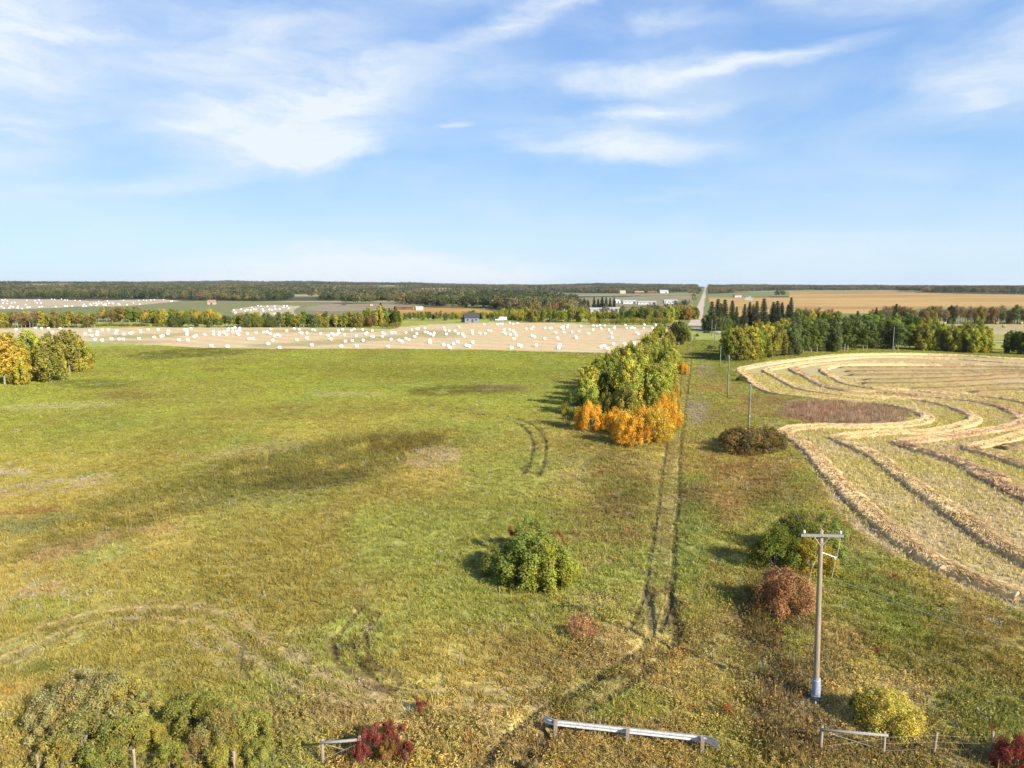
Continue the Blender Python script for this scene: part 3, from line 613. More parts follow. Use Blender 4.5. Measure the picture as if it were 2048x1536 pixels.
def scatter(name, P, idx, rot, scl, colr, coll, label, cat):
    me = bpy.data.meshes.new(name); me.vertices.add(len(P)); me.vertices.foreach_set('co', np.ascontiguousarray(P, np.float32).ravel())
    a = me.attributes.new('ti', 'INT', 'POINT'); a.data.foreach_set('value', idx.astype(np.int32))
    a = me.attributes.new('tr', 'FLOAT_VECTOR', 'POINT'); a.data.foreach_set('vector', np.ascontiguousarray(rot, np.float32).ravel())
    a = me.attributes.new('ts', 'FLOAT_VECTOR', 'POINT'); a.data.foreach_set('vector', np.ascontiguousarray(scl, np.float32).ravel())
    a = me.attributes.new('tcol', 'FLOAT_COLOR', 'POINT'); c = np.ones((len(P), 4), np.float32); c[:, :3] = colr; a.data.foreach_set('color', c.ravel())
    o = link(name, me, None, label=label, category=cat, kind='stuff')
    ng = bpy.data.node_groups.new(name, 'GeometryNodeTree'); ng.interface.new_socket('Geometry', in_out='INPUT', socket_type='NodeSocketGeometry'); ng.interface.new_socket('Geometry', in_out='OUTPUT', socket_type='NodeSocketGeometry')
    N = ng.nodes; L = ng.links; gi = N.new('NodeGroupInput'); go = N.new('NodeGroupOutput'); ip = N.new('GeometryNodeInstanceOnPoints'); ci = N.new('GeometryNodeCollectionInfo')
    ci.inputs['Collection'].default_value = coll; ci.inputs['Separate Children'].default_value = True; ci.inputs['Reset Children'].default_value = True
    def at(nm, ty):
        n = N.new('GeometryNodeInputNamedAttribute'); n.data_type = ty; n.inputs['Name'].default_value = nm; return n.outputs['Attribute']
    L.new(gi.outputs[0], ip.inputs['Points']); L.new(ci.outputs[0], ip.inputs['Instance']); ip.inputs['Pick Instance'].default_value = True
    L.new(at('ti', 'INT'), ip.inputs['Instance Index']); L.new(at('ts', 'FLOAT_VECTOR'), ip.inputs['Scale'])
    er = N.new('FunctionNodeEulerToRotation'); L.new(at('tr', 'FLOAT_VECTOR'), er.inputs[0]); L.new(er.outputs[0], ip.inputs['Rotation'])
    L.new(ip.outputs[0], go.inputs[0])
    md = o.modifiers.new('scatter', 'NODES'); md.node_group = ng
    return o
def scatter_pts(n, r0, r1, half_deg, rng, power=1.0):
    """points in a sector, denser near the camera"""
    u = rng.random(n)
    if power == 1.0: r = r0 * (r1 / r0) ** u            # density ~ 1/r^2
    else: r = (r0 ** (2 - power) + u * (r1 ** (2 - power) - r0 ** (2 - power))) ** (1 / (2 - power))
    a = np.radians(rng.uniform(-half_deg, half_deg, n))
    return r * np.sin(a), r * np.cos(a)
C_TUFT = lib('tuft', [tuft_mesh('tuft', 1, 16, .34, .030, .17, .5), tuft_mesh('tuft', 2, 20, .42, .026, .20, .7), tuft_mesh('tuft', 3, 14, .28, .036, .20, .9),
                      tuft_mesh('weed', 4, 9, .46, .030, .18, .5, 'leaf'), tuft_mesh('weed', 5, 12, .36, .034, .22, .7, 'leaf'), tuft_mesh('stalk', 6, 7, .75, .022, .12, .25)])
C_STUB = lib('stub', [tuft_mesh('stub', 11, 9, .34, .030, .07, .2), tuft_mesh('stub', 12, 10, .38, .026, .09, .25), tuft_mesh('stub', 13, 8, .28, .034, .08, .3)])
def grass():
    rng = np.random.default_rng(5)
    x, y = scatter_pts(330000, 27, 300, 40, rng, .55)
    z = H(x, y); px, py = proj(x, y, z); r = np.hypot(x, y)
    keep = ~in_poly(px, py, P_SWATH) & ~((r > 150) & in_poly(px, py, P_BALE)) & (px > -120) & (px < 2170)
    # bare wheel marks and the painted pole shadow
    for p, w, dp, c, k in RUTS_AND_SHADE:
        m = near_mask(x, y, p, 1.5); d = np.full(len(x), 9.); d[m] = dist_path(x[m], y[m], p); keep &= ~((d < w * 1.1) & (rng.random(len(x)) < k))
    x, y, z, px, py, r = [q[keep] for q in (x, y, z, px, py, r)]; n = len(x)
    c = cover(x, y, px, py) * 1.18
    rough = np.clip(sstep(1060, 1180, px) * sstep(760, 900, py) + sstep(1380, 1440, py), 0, 1)
    reed = ell(px, py, 1690, 828, 128, 24, 4); marsh = np.maximum(ell(px, py, 640, 925, 270, 42, -9), ell(px, py, 330, 1005, 240, 34, -12))
    weed = rng.random(n) < (.10 + .32 * rough + .25 * marsh)
    idx = np.where(weed, rng.integers(3, 5, n), rng.integers(0, 3, n)); idx = np.where(rng.random(n) < (.02 + .75 * reed + .05 * rough + .12 * marsh), 5, idx)
    h = .62 + .5 * fbm(x / 4, y / 4, 63, 3) + .40 * rough * (fbm(x / 1.8, y / 1.8, 64, 2)) + .35 * marsh + .4 * reed
    lane = near_mask(x, y, LANE_G, 4); d = np.full(n, 9.); d[lane] = dist_path(x[lane], y[lane], LANE_G); h *= np.where(d < 1.5, .62, 1)
    dk = np.maximum(ell(px, py, 1535, 1250, 34, 90, -8), ell(px, py, 1560, 1420, 60, 150, -6)) * sstep(.35, .6, fbm(x / 1.5, y / 1.5, 66, 3)); h *= 1 + .9 * dk; c *= (1 - .18 * dk)[:, None]  # taller dark weeds along the old ditch, its shadow also painted into their colour
    g = 1 + .9 * sstep(50, 260, r)
    scl = np.stack([g * rng.uniform(.8, 1.3, n), g * rng.uniform(.8, 1.3, n), h * rng.uniform(.7, 1.25, n) * (1 - .25 * sstep(90, 200, r) * (1 - reed))], 1)
    rot = np.stack([rng.normal(0, .12, n), rng.normal(0, .12, n), rng.random(n) * 6.28], 1)
    c = c * rng.uniform(.80, 1.20, (n, 1)) ; k = rng.random((n, 1))
    c = np.where(k < .07 + .04 * rough[:, None], c * np.array([[1.10, .92, .80]]), c); c = np.where(k > .86, c * np.array([[1.12, 1.10, 1.05]]) + .01, c)
    # pale seed heads and tiny flowers
    pale = (rng.random(n) < .012 + .25 * reed + .10 * np.maximum(ell(px, py, 865, 915, 55, 20, -8), np.maximum(ell(px, py, 100, 972, 130, 14, -8), ell(px, py, 100, 1190, 120, 30, -10))))[:, None]
    c = np.where(pale, np.array([alb(225, 212, 180)]), c)
    c = np.where((reed[:, None] > .4) & (k < .5), np.array([alb(196, 150, 118)]) * rng.uniform(.7, 1.2, (n, 1)), c)
    red = (rng.random(n) < .006 * rough)[:, None]; c = np.where(red, np.array([alb(170, 84, 60)]), c)
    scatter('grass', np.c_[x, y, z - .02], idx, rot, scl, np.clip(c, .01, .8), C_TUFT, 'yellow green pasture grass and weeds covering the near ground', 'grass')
grass()
def stubble():
    rng = np.random.default_rng(6)
    x, y = scatter_pts(330000, 38, 190, 42, rng, .5)
    m = x > 15; x, y = x[m], y[m]
    z = H0(x, y); px, py = proj(x, y, z); keep = in_poly(px, py, P_SWATH) & (px < 2200); x, y = x[keep], y[keep]
    # pull the plants onto drill rows that follow the outer windrow
    lower = OUT_G[OUT_G[:, 1] < 125]
    d = dist_path(x, y, OUT_G); e = .05
    gx = (dist_path(x + e, y, OUT_G) - d) / e; gy = (dist_path(x, y + e, OUT_G) - d) / e
    sp = .45; t = np.round(d / sp) * sp + rng.normal(0, .11, len(x)); x = x + gx * (t - d); y = y + gy * (t - d)
    w = np.full(len(x), 9.)
    for p in WR_G:
        mm = near_mask(x, y, p, 2); w[mm] = np.minimum(w[mm], dist_path(x[mm], y[mm], p))
    k = w > 1.15; x, y = x[k], y[k]; n = len(x); z = H(x, y); r = np.hypot(x, y)
    c = stub_cover(x, y) * 1.36 * rng.uniform(.75, 1.25, (n, 1)); kk = rng.random((n, 1)); c = np.where(kk < .08, c * np.array([[.75, .76, .60]]), c)
    g = 1 + 1.0 * sstep(60, 180, r); scl = np.stack([g, g, rng.uniform(.7, 1.3, n)], 1)
    rot = np.stack([rng.normal(0, .1, n), rng.normal(0, .1, n), rng.random(n) * 6.28], 1)
    scatter('stubble', np.c_[x, y, z - .02], rng.integers(0, 3, n), rot, scl, np.clip(c, .01, .85), C_STUB, 'pale cut stubble in drill rows between the straw windrows', 'stubble')
stubble()

# ------------------------------------------------------------------ trees and shrubs
def leaves(P, N_, size, rng, asp=.62, flat=.5):
    """diamond leaf faces at P, loosely facing N_"""
    n = len(P); nn = N_ + rng.normal(0, flat, (n, 3)); nn /= np.linalg.norm(nn, axis=1)[:, None] + 1e-9
    u = np.cross(nn, rng.normal(size=(n, 3))); u /= np.linalg.norm(u, axis=1)[:, None] + 1e-9; w = np.cross(nn, u)
    s = (size * rng.uniform(.6, 1.35, n))[:, None] * .5
    return np.stack([P - u * s, P - w * s * asp, P + u * s, P + w * s * asp], 1).reshape(-1, 3)
def leafcol(n, rng, clump=None, k=.2, dry=.12):
    b = rng.uniform(1 - k, 1 + k, (n, 1)) * (1 if clump is None else clump[:, None]); c = b * np.ones((1, 3))
    d = rng.random(n) < dry; c[d] *= np.array([1.25, 1.0, .75]); c[:, 0] *= rng.uniform(.92, 1.08, n)
    return np.repeat(c, 4, 0)
def crown_mesh(nm, lobes, n, size, seed, shell=.55, dry=.12, up=.25):
    """lobes: (cx, cy, cz, rx, rz)"""
    rng = np.random.default_rng(seed); lobes = np.array(lobes)
    w = lobes[:, 3] ** 2 * (lobes[:, 4] / lobes[:, 3]); w /= w.sum(); k = rng.choice(len(lobes), n, p=w)
    d = rng.normal(size=(n, 3)); d /= np.linalg.norm(d, axis=1)[:, None]
    rr = rng.uniform(shell, 1.0, n) ** .7 * (1 + rng.normal(0, .11, n))
    R = lobes[k][:, [3, 3, 4]]; P = lobes[k][:, :3] + d * rr[:, None] * R
    # knots of leaves: pull some leaves into small sprays, leaving gaps
    q = 1 + .42 * (fbm(P[:, 0] / .06 + P[:, 2] * 11, P[:, 1] / .06 - P[:, 2] * 7, seed, 2) - .5)[:, None]; P = lobes[k][:, :3] + (P - lobes[k][:, :3]) * q
    gap = fbm(P[:, 0] * 14 + 31, P[:, 1] * 14 + P[:, 2] * 17, seed + 1, 2); keep = gap > rng.uniform(.28, .5, n); P, d, k = P[keep], d[keep], k[keep]
    P[:, 2] = np.maximum(P[:, 2], .01)
    V = leaves(P, d + np.array([0, 0, up]), size, rng); m = len(P)
    cl = rng.uniform(.76, 1.22, len(lobes))[k] * (.74 + .52 * fbm(P[:, 0] * 9, P[:, 1] * 9 + P[:, 2] * 7, seed + 2, 2))
    hue = np.clip(rng.normal(0, .06, len(lobes)), -.08, .12)[k]; lc = leafcol(m, rng, cl, .22, dry); lc[:, 0] *= np.repeat(1 + hue, 4); lc[:, 2] *= np.repeat(1 - .6 * hue, 4)
    return mk_mesh(nm, V, [np.arange(m * 4).reshape(-1, 4)], [M_LEAF], np.clip(lc, .15, 2.2))
def lobes_oval(rng, n, z0, z1, rad_, lr, top=.35):
    L_ = []
    for i in range(n):
        t = (i + .5) / n; z = z0 + (z1 - z0) * t; w = rad_ * (math.sin(math.pi * min(max(.16 + .84 * t * (1 - .12), 0), 1)) ** .6)
        a = i * 2.4 + rng.random() * .9; q = w * rng.uniform(.35, .85); s = lr * rng.uniform(.75, 1.25) * (1 - top * t)
        L_.append((q * math.cos(a), q * math.sin(a), z, s, s * rng.uniform(.8, 1.15)))
    return L_
def trunk_mesh(nm, m_, h, r, lobes, seed, nb=7, lean=.02):
    rng = random.Random(seed); mb = MB()
    zz = [0, .12, .35, .6, .85, 1]; cx = [rng.uniform(-1, 1) * lean * z for z in zz]; cy = [rng.uniform(-1, 1) * lean * z for z in zz]
    mb.tube([(cx[i], cy[i], zz[i] * h - .01) for i in range(6)], [r * (1.25 - z) + r * .12 for z in zz], 6)
    for lb in rng.sample(list(lobes), min(nb, len(lobes))):
        z = max(.08, min(lb[2] - .08, h * .8)); z = max(z, .05)
        mb.tube([(0, 0, z), (lb[0] * .5, lb[1] * .5, (z + lb[2]) / 2), (lb[0], lb[1], lb[2] + lb[4] * .3)], [r * .5, r * .32, r * .1], 4, False)
    return mb.mesh(nm, m_)
VAR = {}
def variants():
    def add(kind, crown, trunk): VAR.setdefault(kind, []).append((crown, trunk))
    for i in range(5):      # full-crowned willow / balsam poplar
        r = random.Random(100 + i); lb = lobes_oval(r, 24, .12, .88, .28, .105, .35); lb = [(a, b, c_, d_, d_ * r.uniform(1.2, 1.9)) for a, b, c_, d_, e_ in lb]; lb.append((0, 0, .90, .05, .11))
        add('poplar', crown_mesh('crown', lb, 8000, .038, 100 + i, .4, .16), trunk_mesh('trunk', M_BARK, .85, .017, lb, i))
    for i in range(5):      # aspen: bare pale stem, narrow crown
        r = random.Random(200 + i); lb = lobes_oval(r, 13, .27, .90, .17, .11, .25)
        add('aspen', crown_mesh('crown', lb, 3600, .038, 200 + i), trunk_mesh('trunk', M_PALEBARK, .9, .012, lb, i + 20, 6))
    for i in range(4):      # rounded low willow
        r = random.Random(300 + i); lb = lobes_oval(r, 12, .22, .78, .42, .24, .1)
        add('willow', crown_mesh('crown', lb, 6000, .040, 300 + i), trunk_mesh('trunk', M_BARK, .7, .02, lb, i + 40))
    for i in range(3):      # spruce
        r = np.random.default_rng(400 + i); n = 4200; t = r.random(n) ** .75; lay = np.floor((1 - t) * 17) / 17; z = .05 + .95 * (1 - t)
        lv = np.floor(z * 18) / 18; zz = lv + (z - lv) * .45; rad_ = .17 * (1.02 - zz) ** .8 * (.75 + .5 * vnoise(zz * 9, zz * 0 + i * 5.3, 44)) * (1.0 - .35 * (z - lv) * 18 / 1.0 * .6); a = r.random(n) * 6.283; fan = .78 + .3 * vnoise(a * 2.2, zz * 40, 40 + i)
        q = rad_ * fan * r.uniform(.25, 1.0, n) ** .55; P = np.c_[q * np.cos(a), q * np.sin(a), zz - q * .22]
        d = np.c_[np.cos(a), np.sin(a), np.full(n, -.35)] + r.normal(0, .3, (n, 3)); V = straw_quads(P, d, r.uniform(.03, .07, n), r.uniform(.012, .024, n), r)
        me = mk_mesh('crown', V, [np.arange(n * 4).reshape(-1, 4)], [M_LEAF], leafcol(n, r, None, .3, .03))
        mb = MB(); mb.tube([(0, 0, -.01), (0, 0, .5), (0, 0, .99)], [.014, .009, .002], 6); add('spruce', me, mb.mesh('trunk', M_BARK))
    for i in range(3):      # half-bare tree: grey twigs, few leaves
        r = random.Random(500 + i); g = np.random.default_rng(500 + i); lb = lobes_oval(r, 9, .45, .88, .2, .13, .2); n = 900
        L_ = np.array(lb); k = g.integers(0, len(lb), n); d = g.normal(size=(n, 3)); d /= np.linalg.norm(d, axis=1)[:, None]; P = L_[k][:, :3] + d * L_[k][:, [3, 3, 4]] * g.uniform(.3, 1, (n, 1))
        V = straw_quads(P, d + np.array([0, 0, .8]), g.uniform(.05, .13, n), g.uniform(.006, .012, n), g)
        me1 = mk_mesh('crown', V, [np.arange(n * 4).reshape(-1, 4)], [M_LEAF], leafcol(n, g, None, .2, .3)); add('bare', me1, trunk_mesh('trunk', M_PALEBARK, .92, .012, lb, i + 60, 9))
    for i in range(4):      # feathery larch / birch of the left grove
        r = random.Random(600 + i); lb = [( .20 * (1 - z) * math.cos(k * 2.4) * .7, .20 * (1 - z) * math.sin(k * 2.4) * .7, z, .10 * (1.15 - z), .10) for k, z in enumerate(np.linspace(.14, .94, 18))]
        add('feather', crown_mesh('crown', lb, 6500, .026, 600 + i, .3, .15, .1), trunk_mesh('trunk', M_PALEBARK, .96, .011, lb, i + 80, 9))
    for i in range(5):      # dense rounded shrub, many stems
        r = random.Random(700 + i); lb = []
        for k in range(26):
            a = k * 2.4 + r.random(); q = .58 * math.sqrt((k + .5) / 26) * r.uniform(.75, 1.15); z = .30 + .44 * (1 - (q / .62) ** 2) * r.uniform(.6, 1.2); s = .145 * r.uniform(.65, 1.3); lb.append((q * math.cos(a), q * math.sin(a), z * .95, s, s * r.uniform(1.0, 1.8)))
            if q > .25: lb.append((q * 1.02 * math.cos(a), q * 1.02 * math.sin(a), .16, s * .9, s * .8))
        g = MB()
        for k in range(9): l_ = lb[r.randrange(len(lb))]; g.tube([(l_[0] * .15, l_[1] * .15, -.02), (l_[0] * .6, l_[1] * .6, l_[2] * .5), (l_[0], l_[1], l_[2])], [.018, .012, .004], 5, False)
        add('bush', crown_mesh('foliage', lb, 20000, .036, 700 + i, .35, .2), g.mesh('stems', M_BARK))
    for i in range(3):      # airy shrub
        r = random.Random(800 + i); lb = []
        for k in range(13):
            a = k * 2.4 + r.random(); q = .42 * math.sqrt((k + .5) / 13); lb.append((q * math.cos(a), q * math.sin(a), .25 + .6 * r.random() * (1.1 - q), .13, .17))
        g = MB()
        for k in range(12): l_ = lb[r.randrange(len(lb))]; g.tube([(l_[0] * .15, l_[1] * .15, -.02), (l_[0] * .6, l_[1] * .6, l_[2] * .5), (l_[0], l_[1], l_[2] + .1)], [.014, .010, .004], 5, False)
        add('airy', crown_mesh('foliage', lb, 7000, .036, 800 + i, .2), g.mesh('stems', M_BARK))
variants()
PARTN = {'bush': ('foliage', 'stems'), 'airy': ('foliage', 'stems')}
NPLANT = [0]
def plant(kind, name, P, h, colr, label, cat, group=None, wid=1.0, seed=None, var=None, tilt=0):
    NPLANT[0] += 1; r = random.Random(NPLANT[0] * 7 + 3 if seed is None else seed)
    cr, tr = VAR[kind][r.randrange(len(VAR[kind])) if var is None else var]
    t = thing(name, label, cat, (P[0], P[1], P[2]), r.random() * 6.283, group); t.scale = (h * wid, h * wid, h)
    if tilt: t.rotation_euler[0] = tilt
    a, b = PARTN.get(kind, ('crown', 'trunk'))
    c = link(a, cr, t); k = np.array(alb(*colr)); k = (k + (k.mean() - k) * (.10 if k[0] < 1.45 * k[1] or k[0] > 4 * k[1] else .02)) * 1.45 * np.array([1.06, 1.0, .82]) * r.uniform(.9, 1.1); c.color = (k[0], k[1], k[2], 1); link(b, tr, t)
    return t
GREEN, DGREEN, OLIVE, YEL, GOLD, ORANGE = (130, 146, 56), (98, 116, 52), (146, 146, 66), (174, 170, 64), (200, 176, 66), (218, 176, 66)
GREY, BROWN, RUST, LIME, TEAL = (150, 140, 112), (142, 124, 82), (172, 134, 76), (160, 172, 66), (106, 124, 76)
CNAME = {GREEN: 'green', DGREEN: 'dark green', OLIVE: 'olive green', YEL: 'yellow green', GOLD: 'golden', ORANGE: 'orange', GREY: 'grey leafless', BROWN: 'brown', RUST: 'rust coloured', LIME: 'bright green', TEAL: 'blue green'}
# the long row of poplars and willows beside the wheel-tracked lane
rr = random.Random(5)
LDIR = np.array([.25, 1.0]); LDIR /= np.linalg.norm(LDIR)
def rowpt(D, off): return np.array([16.5 + (D - 110) * .252 + off, D, 0.])
ROW = []
D = 117.0; k = 0
while D < 335:
    wdt = np.interp(D, [110, 125, 160, 240, 335], [6, 9, 9, 7.5, 6])
    for off in ((-wdt * .75, 0, wdt * .7) if D < 215 else (-wdt * .45, wdt * .45)):
        ROW.append((D + rr.uniform(-1.8, 1.8), off + rr.uniform(-1, 1)))
    D += np.interp(D, [110, 200, 335], [5.6, 6.6, 7.2])
ROW.sort()
for i, (D, off) in enumerate(ROW):
    p = rowpt(D, off); p[2] = gz(p[0], p[1]); edge = abs(off) > 4.5
    h = np.interp(D, [117, 126, 145, 165, 200, 250, 335], [6.6, 9.2, 10.4, 9.8, 7.8, 6.0, 5.2]) * rr.uniform(.86, 1.1) * (.8 if edge else 1)
    if D > 268 and D < 285: continue
    colr = rr.choices([GREEN, OLIVE, YEL, LIME, DGREEN], [3, 4, 3.4, 4, .6 if off > 0 else 2])[0]
    side = 'pasture side' if off < -2 else ('lane side' if off > 2 else 'centre')
    place = 'near the orange shrubs' if D < 135 else ('front half' if D < 180 else ('far half' if D < 235 else 'far end'))
    plant('poplar', 'poplar_tree', p, h, colr, f'{CNAME[colr]} poplar in the tree row beside the lane, {place}, {side}', 'tree', 'trees of the row beside the lane', wid=1.12)
for j, (px, pyb, pyt, colr, wd, kd, lab) in enumerate([
    (1284, 880, 800, ORANGE, .6, 'bush', 'orange shrub filling between the foremost one and the broad golden one'),
    (1245, 882, 822, GOLD, .6, 'bush', 'golden shrub just behind the left of the foremost orange one'),
    (1318, 868, 790, ORANGE, .6, 'bush', 'orange shrub rising behind the broad golden one, nearer the trees'),
    (1215, 862, 818, ORANGE, .6, 'airy', 'thin orange sapling between the lone orange shrub and the tip shrubs'),
    (1340, 838, 772, GOLD, .55, 'bush', 'upright golden shrub on the lane side a little behind the tip'),
    (1178, 868, 796, ORANGE, .75, 'bush', 'small orange shrub standing alone in front of the left corner of the tree row'),
    (1228, 872, 812, ORANGE, .7, 'bush', 'orange shrub left of the foremost corner of the tree row'),
    (1262, 897, 815, ORANGE, .75, 'bush', 'foremost bright orange shrub at the near tip of the tree row'),
    (1308, 888, 806, GOLD, .85, 'bush', 'broad golden orange shrub at the lane side of the tree row tip'),
    (1330, 862, 785, ORANGE, .7, 'bush', 'orange shrub behind the broad golden one beside the lane'),
    (1196, 838, 800, GOLD, .7, 'bush', 'small golden shrub tucked behind the lone orange one'),
    (1366, 752, 722, ORANGE, .7, 'bush', 'small orange shrub against the lane side far along the tree row'),
    (1352, 800, 762, GOLD, .6, 'bush', 'golden shrub along the lane edge behind the orange shrubs'),
    (1136, 858, 800, OLIVE, .8, 'airy', 'thin olive sapling at the field side corner of the tree row'),
    (1152, 835, 775, DGREEN, .8, 'airy', 'dark thin sapling behind the olive one on the field side'),
    (1186, 768, 735, DGREEN, .9, 'bush', 'dark shrub poking out into the pasture halfway along the tree row'),
    (1197, 742, 712, DGREEN, 1.0, 'bush', 'dark shrub at the pasture side beyond the middle of the tree row'),
    (1252, 862, 765, OLIVE, .8, 'poplar', 'olive poplar right behind the foremost orange shrubs'),
    (1212, 858, 780, OLIVE, .8, 'poplar', 'olive poplar between the lone orange shrub and the tree row tip')]):
    P = G(px, pyb); P[:2] *= 1.02; P[2] = gz(P[0], P[1]); h = height_to(px, pyt, P)
    plant(kd, {'bush': 'shrub', 'airy': 'sapling', 'poplar': 'poplar_tree'}[kd], P, h, colr, lab, 'shrub' if kd != 'poplar' else 'tree', None, wid=wd * 1.15 if kd != 'bush' else wd)
# shrubs of the near ground
NEAR = [
 (100, 1480, 1385, (168, 158, 104), .85, 'airy', 'pale loose shrub at the far left of the near thicket'),
 (180, 1395, 1320, (176, 166, 128), .9, 'airy', 'loose silvery shrub at the back of the near thicket'),
 (235, 1390, 1322, (184, 176, 92), .9, 'airy', 'loose yellowish shrub at the back of the near thicket'),
 (290, 1440, 1360, (164, 164, 88), .9, 'airy', 'loose olive shrub left of the shaded gap in the thicket'),
 (210, 1545, 1455, (146, 154, 66), .85, 'airy', 'loose green shrub in front of the thicket at the fence'),
 (120, 1545, 1450, (176, 160, 72), .85, 'airy', 'loose yellowish green shrub low at the left fence end'),
 (410, 1430, 1366, (166, 168, 78), .9, 'airy', 'loose green shrub behind the dark olive one'),
 (470, 1460, 1390, (172, 168, 84), .9, 'airy', 'loose pale green shrub behind the tan and orange one'),
 (395, 1520, 1450, (170, 140, 86), .8, 'airy', 'loose brownish shrub between the light green and the tan one'), # px, py of the base centre, top row, colour, width factor, kind, name, label
 (1072, 1160, 1050, (142, 158, 70), .88, 'bush', 'bright green shrub with a ragged shadow, standing alone left of the lane'),
 (1100, 1168, 1080, (162, 170, 66), .8, 'bush', 'yellow green shrub leaning on the right of the lone bright green one'),
 (1058, 1118, 1020, (140, 158, 72), .55, 'airy', 'tall thin green sapling rising behind the lone bright green shrub'),
 (1020, 1150, 1065, (118, 132, 62), .7, 'bush', 'darker green shrub at the left flank of the lone bright green one'),
 (1110, 1105, 1050, (158, 136, 80), .7, 'airy', 'brownish thin shrub behind the right of the lone bright green one'),
 (1035, 1092, 1042, (140, 92, 62), .6, 'airy', 'reddish brown little shrub behind the lone bright green one'),
 (1552, 1138, 1040, (118, 130, 50), .62, 'bush', 'dark green shrub left of the power pole top, casting a deep shadow'),
 (1588, 1105, 1018, (108, 122, 52), .7, 'bush', 'dark green shrub behind, between the verge and the first windrow'),
 (1622, 1145, 1065, (172, 158, 52), .7, 'bush', 'yellowing shrub directly behind the power pole'),
 (1662, 1120, 1040, (142, 156, 74), .7, 'airy', 'pale thin green shrub beside the stubble edge'),
 (1650, 1085, 1020, (124, 140, 72), .8, 'airy', 'grey green thin shrub nearest the first windrow'),
 (1565, 1222, 1112, (158, 122, 92), .60, 'bush', 'rust red shrub left of the power pole'),
 (1768, 1452, 1362, (188, 182, 84), .78, 'bush', 'pale yellow green shrub right of the pole sleeve'),
 (1725, 1432, 1376, (120, 116, 54), .7, 'airy', 'dark olive shrub in the shade of the pale yellow green one'),
 (1500, 905, 838, (126, 112, 70), 1.05, 'bush', 'dark purple brown shrub around the foot of a green pole'),
 (1540, 898, 848, (120, 112, 66), .9, 'bush', 'dark brown shrub at the right of the purple brown one'),
 (1455, 885, 856, (110, 100, 56), .8, 'bush', 'small dark olive shrub left of the purple brown one'),
 (1478, 912, 884, (140, 106, 80), .6, 'airy', 'small reddish shrub in front of the purple brown one'),
 (130, 1440, 1335, (158, 154, 108), .80, 'bush', 'grey leaved shrub at the left end of the near thicket'),
 (205, 1432, 1325, (158, 154, 100), .80, 'bush', 'grey leaved shrub in the middle of the near thicket'),
 (262, 1425, 1330, (176, 168, 84), .70, 'bush', 'pale olive shrub behind the thicket'),
 (160, 1500, 1400, (150, 148, 84), .85, 'bush', 'olive shrub in front of the grey leaved ones'),
 (245, 1510, 1408, (138, 142, 66), .80, 'bush', 'green shrub behind the fence at the near thicket'),
 (300, 1492, 1425, (182, 176, 66), .62, 'bush', 'bright yellow shrub beside a fence post'),
 (345, 1540, 1470, (156, 164, 64), .7, 'bush', 'light green shrub low behind the fence wire'),
 (388, 1450, 1360, (146, 152, 66), .85, 'bush', 'dark olive shrub right of the shaded gap'),
 (440, 1495, 1405, (162, 154, 88), .78, 'bush', 'tan and orange leaved shrub near the fence'),
 (505, 1480, 1400, (150, 158, 72), .80, 'bush', 'grass green shrub at the right end of the near thicket'),
 (450, 1540, 1465, (174, 166, 70), .7, 'bush', 'low yellow orange shrub in front by the fence'),
 (520, 1540, 1460, (150, 158, 66), .7, 'airy', 'low loose green shrub by the fence'),
 (745, 1508, 1440, (138, 74, 72), .62, 'airy', 'crimson leaved shrub half hiding the fence brace'),
 (785, 1495, 1432, (134, 76, 72), .62, 'airy', 'crimson leaved shrub right behind the fence brace'),
 (722, 1530, 1470, (136, 72, 70), .6, 'airy', 'low crimson shrub in front of the fence brace'),
 (812, 1528, 1468, (136, 78, 70), .55, 'airy', 'dull red shrub right of the crimson ones'),
 (775, 1530, 1478, (150, 116, 66), .7, 'airy', 'brown leafed shrub between the crimson ones'),
 (842, 1425, 1392, (146, 76, 70), .6, 'airy', 'small lone red shrub behind the crimson ones'),
 (2035, 1536, 1470, (150, 82, 74), .8, 'bush', 'bright red shrub at the right end of the fence'),
 (1983, 1462, 1446, (170, 84, 66), .7, 'airy', 'tiny red sprout by a fence post'),
 (1455, 1432, 1402, (178, 122, 76), .6, 'airy', 'small orange brown weed clump right of the guard rail'),
 (1150, 1275, 1240, (160, 128, 98), .9, 'airy', 'dusky pink weed clump in the grass'),
 (1060, 1545, 1512, (150, 140, 100), .9, 'airy', 'grey weed clump below the guard rail'),
]
def pb_low(y): return y > 1380
for px, py, pt, c, w, kd, lab in NEAR:
    if px < 560 and py > 1380: c = tuple(np.array(c) * .72 + np.array((148, 148, 96)) * .28)
    P = G(px, py); n_ = P[1]; h = height_to(px, pt, P)
    plant(kd, 'shrub', P, h * (.82 if px < 560 and pb_low(py) else .95), c, lab, 'shrub' if 'weed' not in lab and 'sprout' not in lab else 'weed', None, wid=w * 1.36)
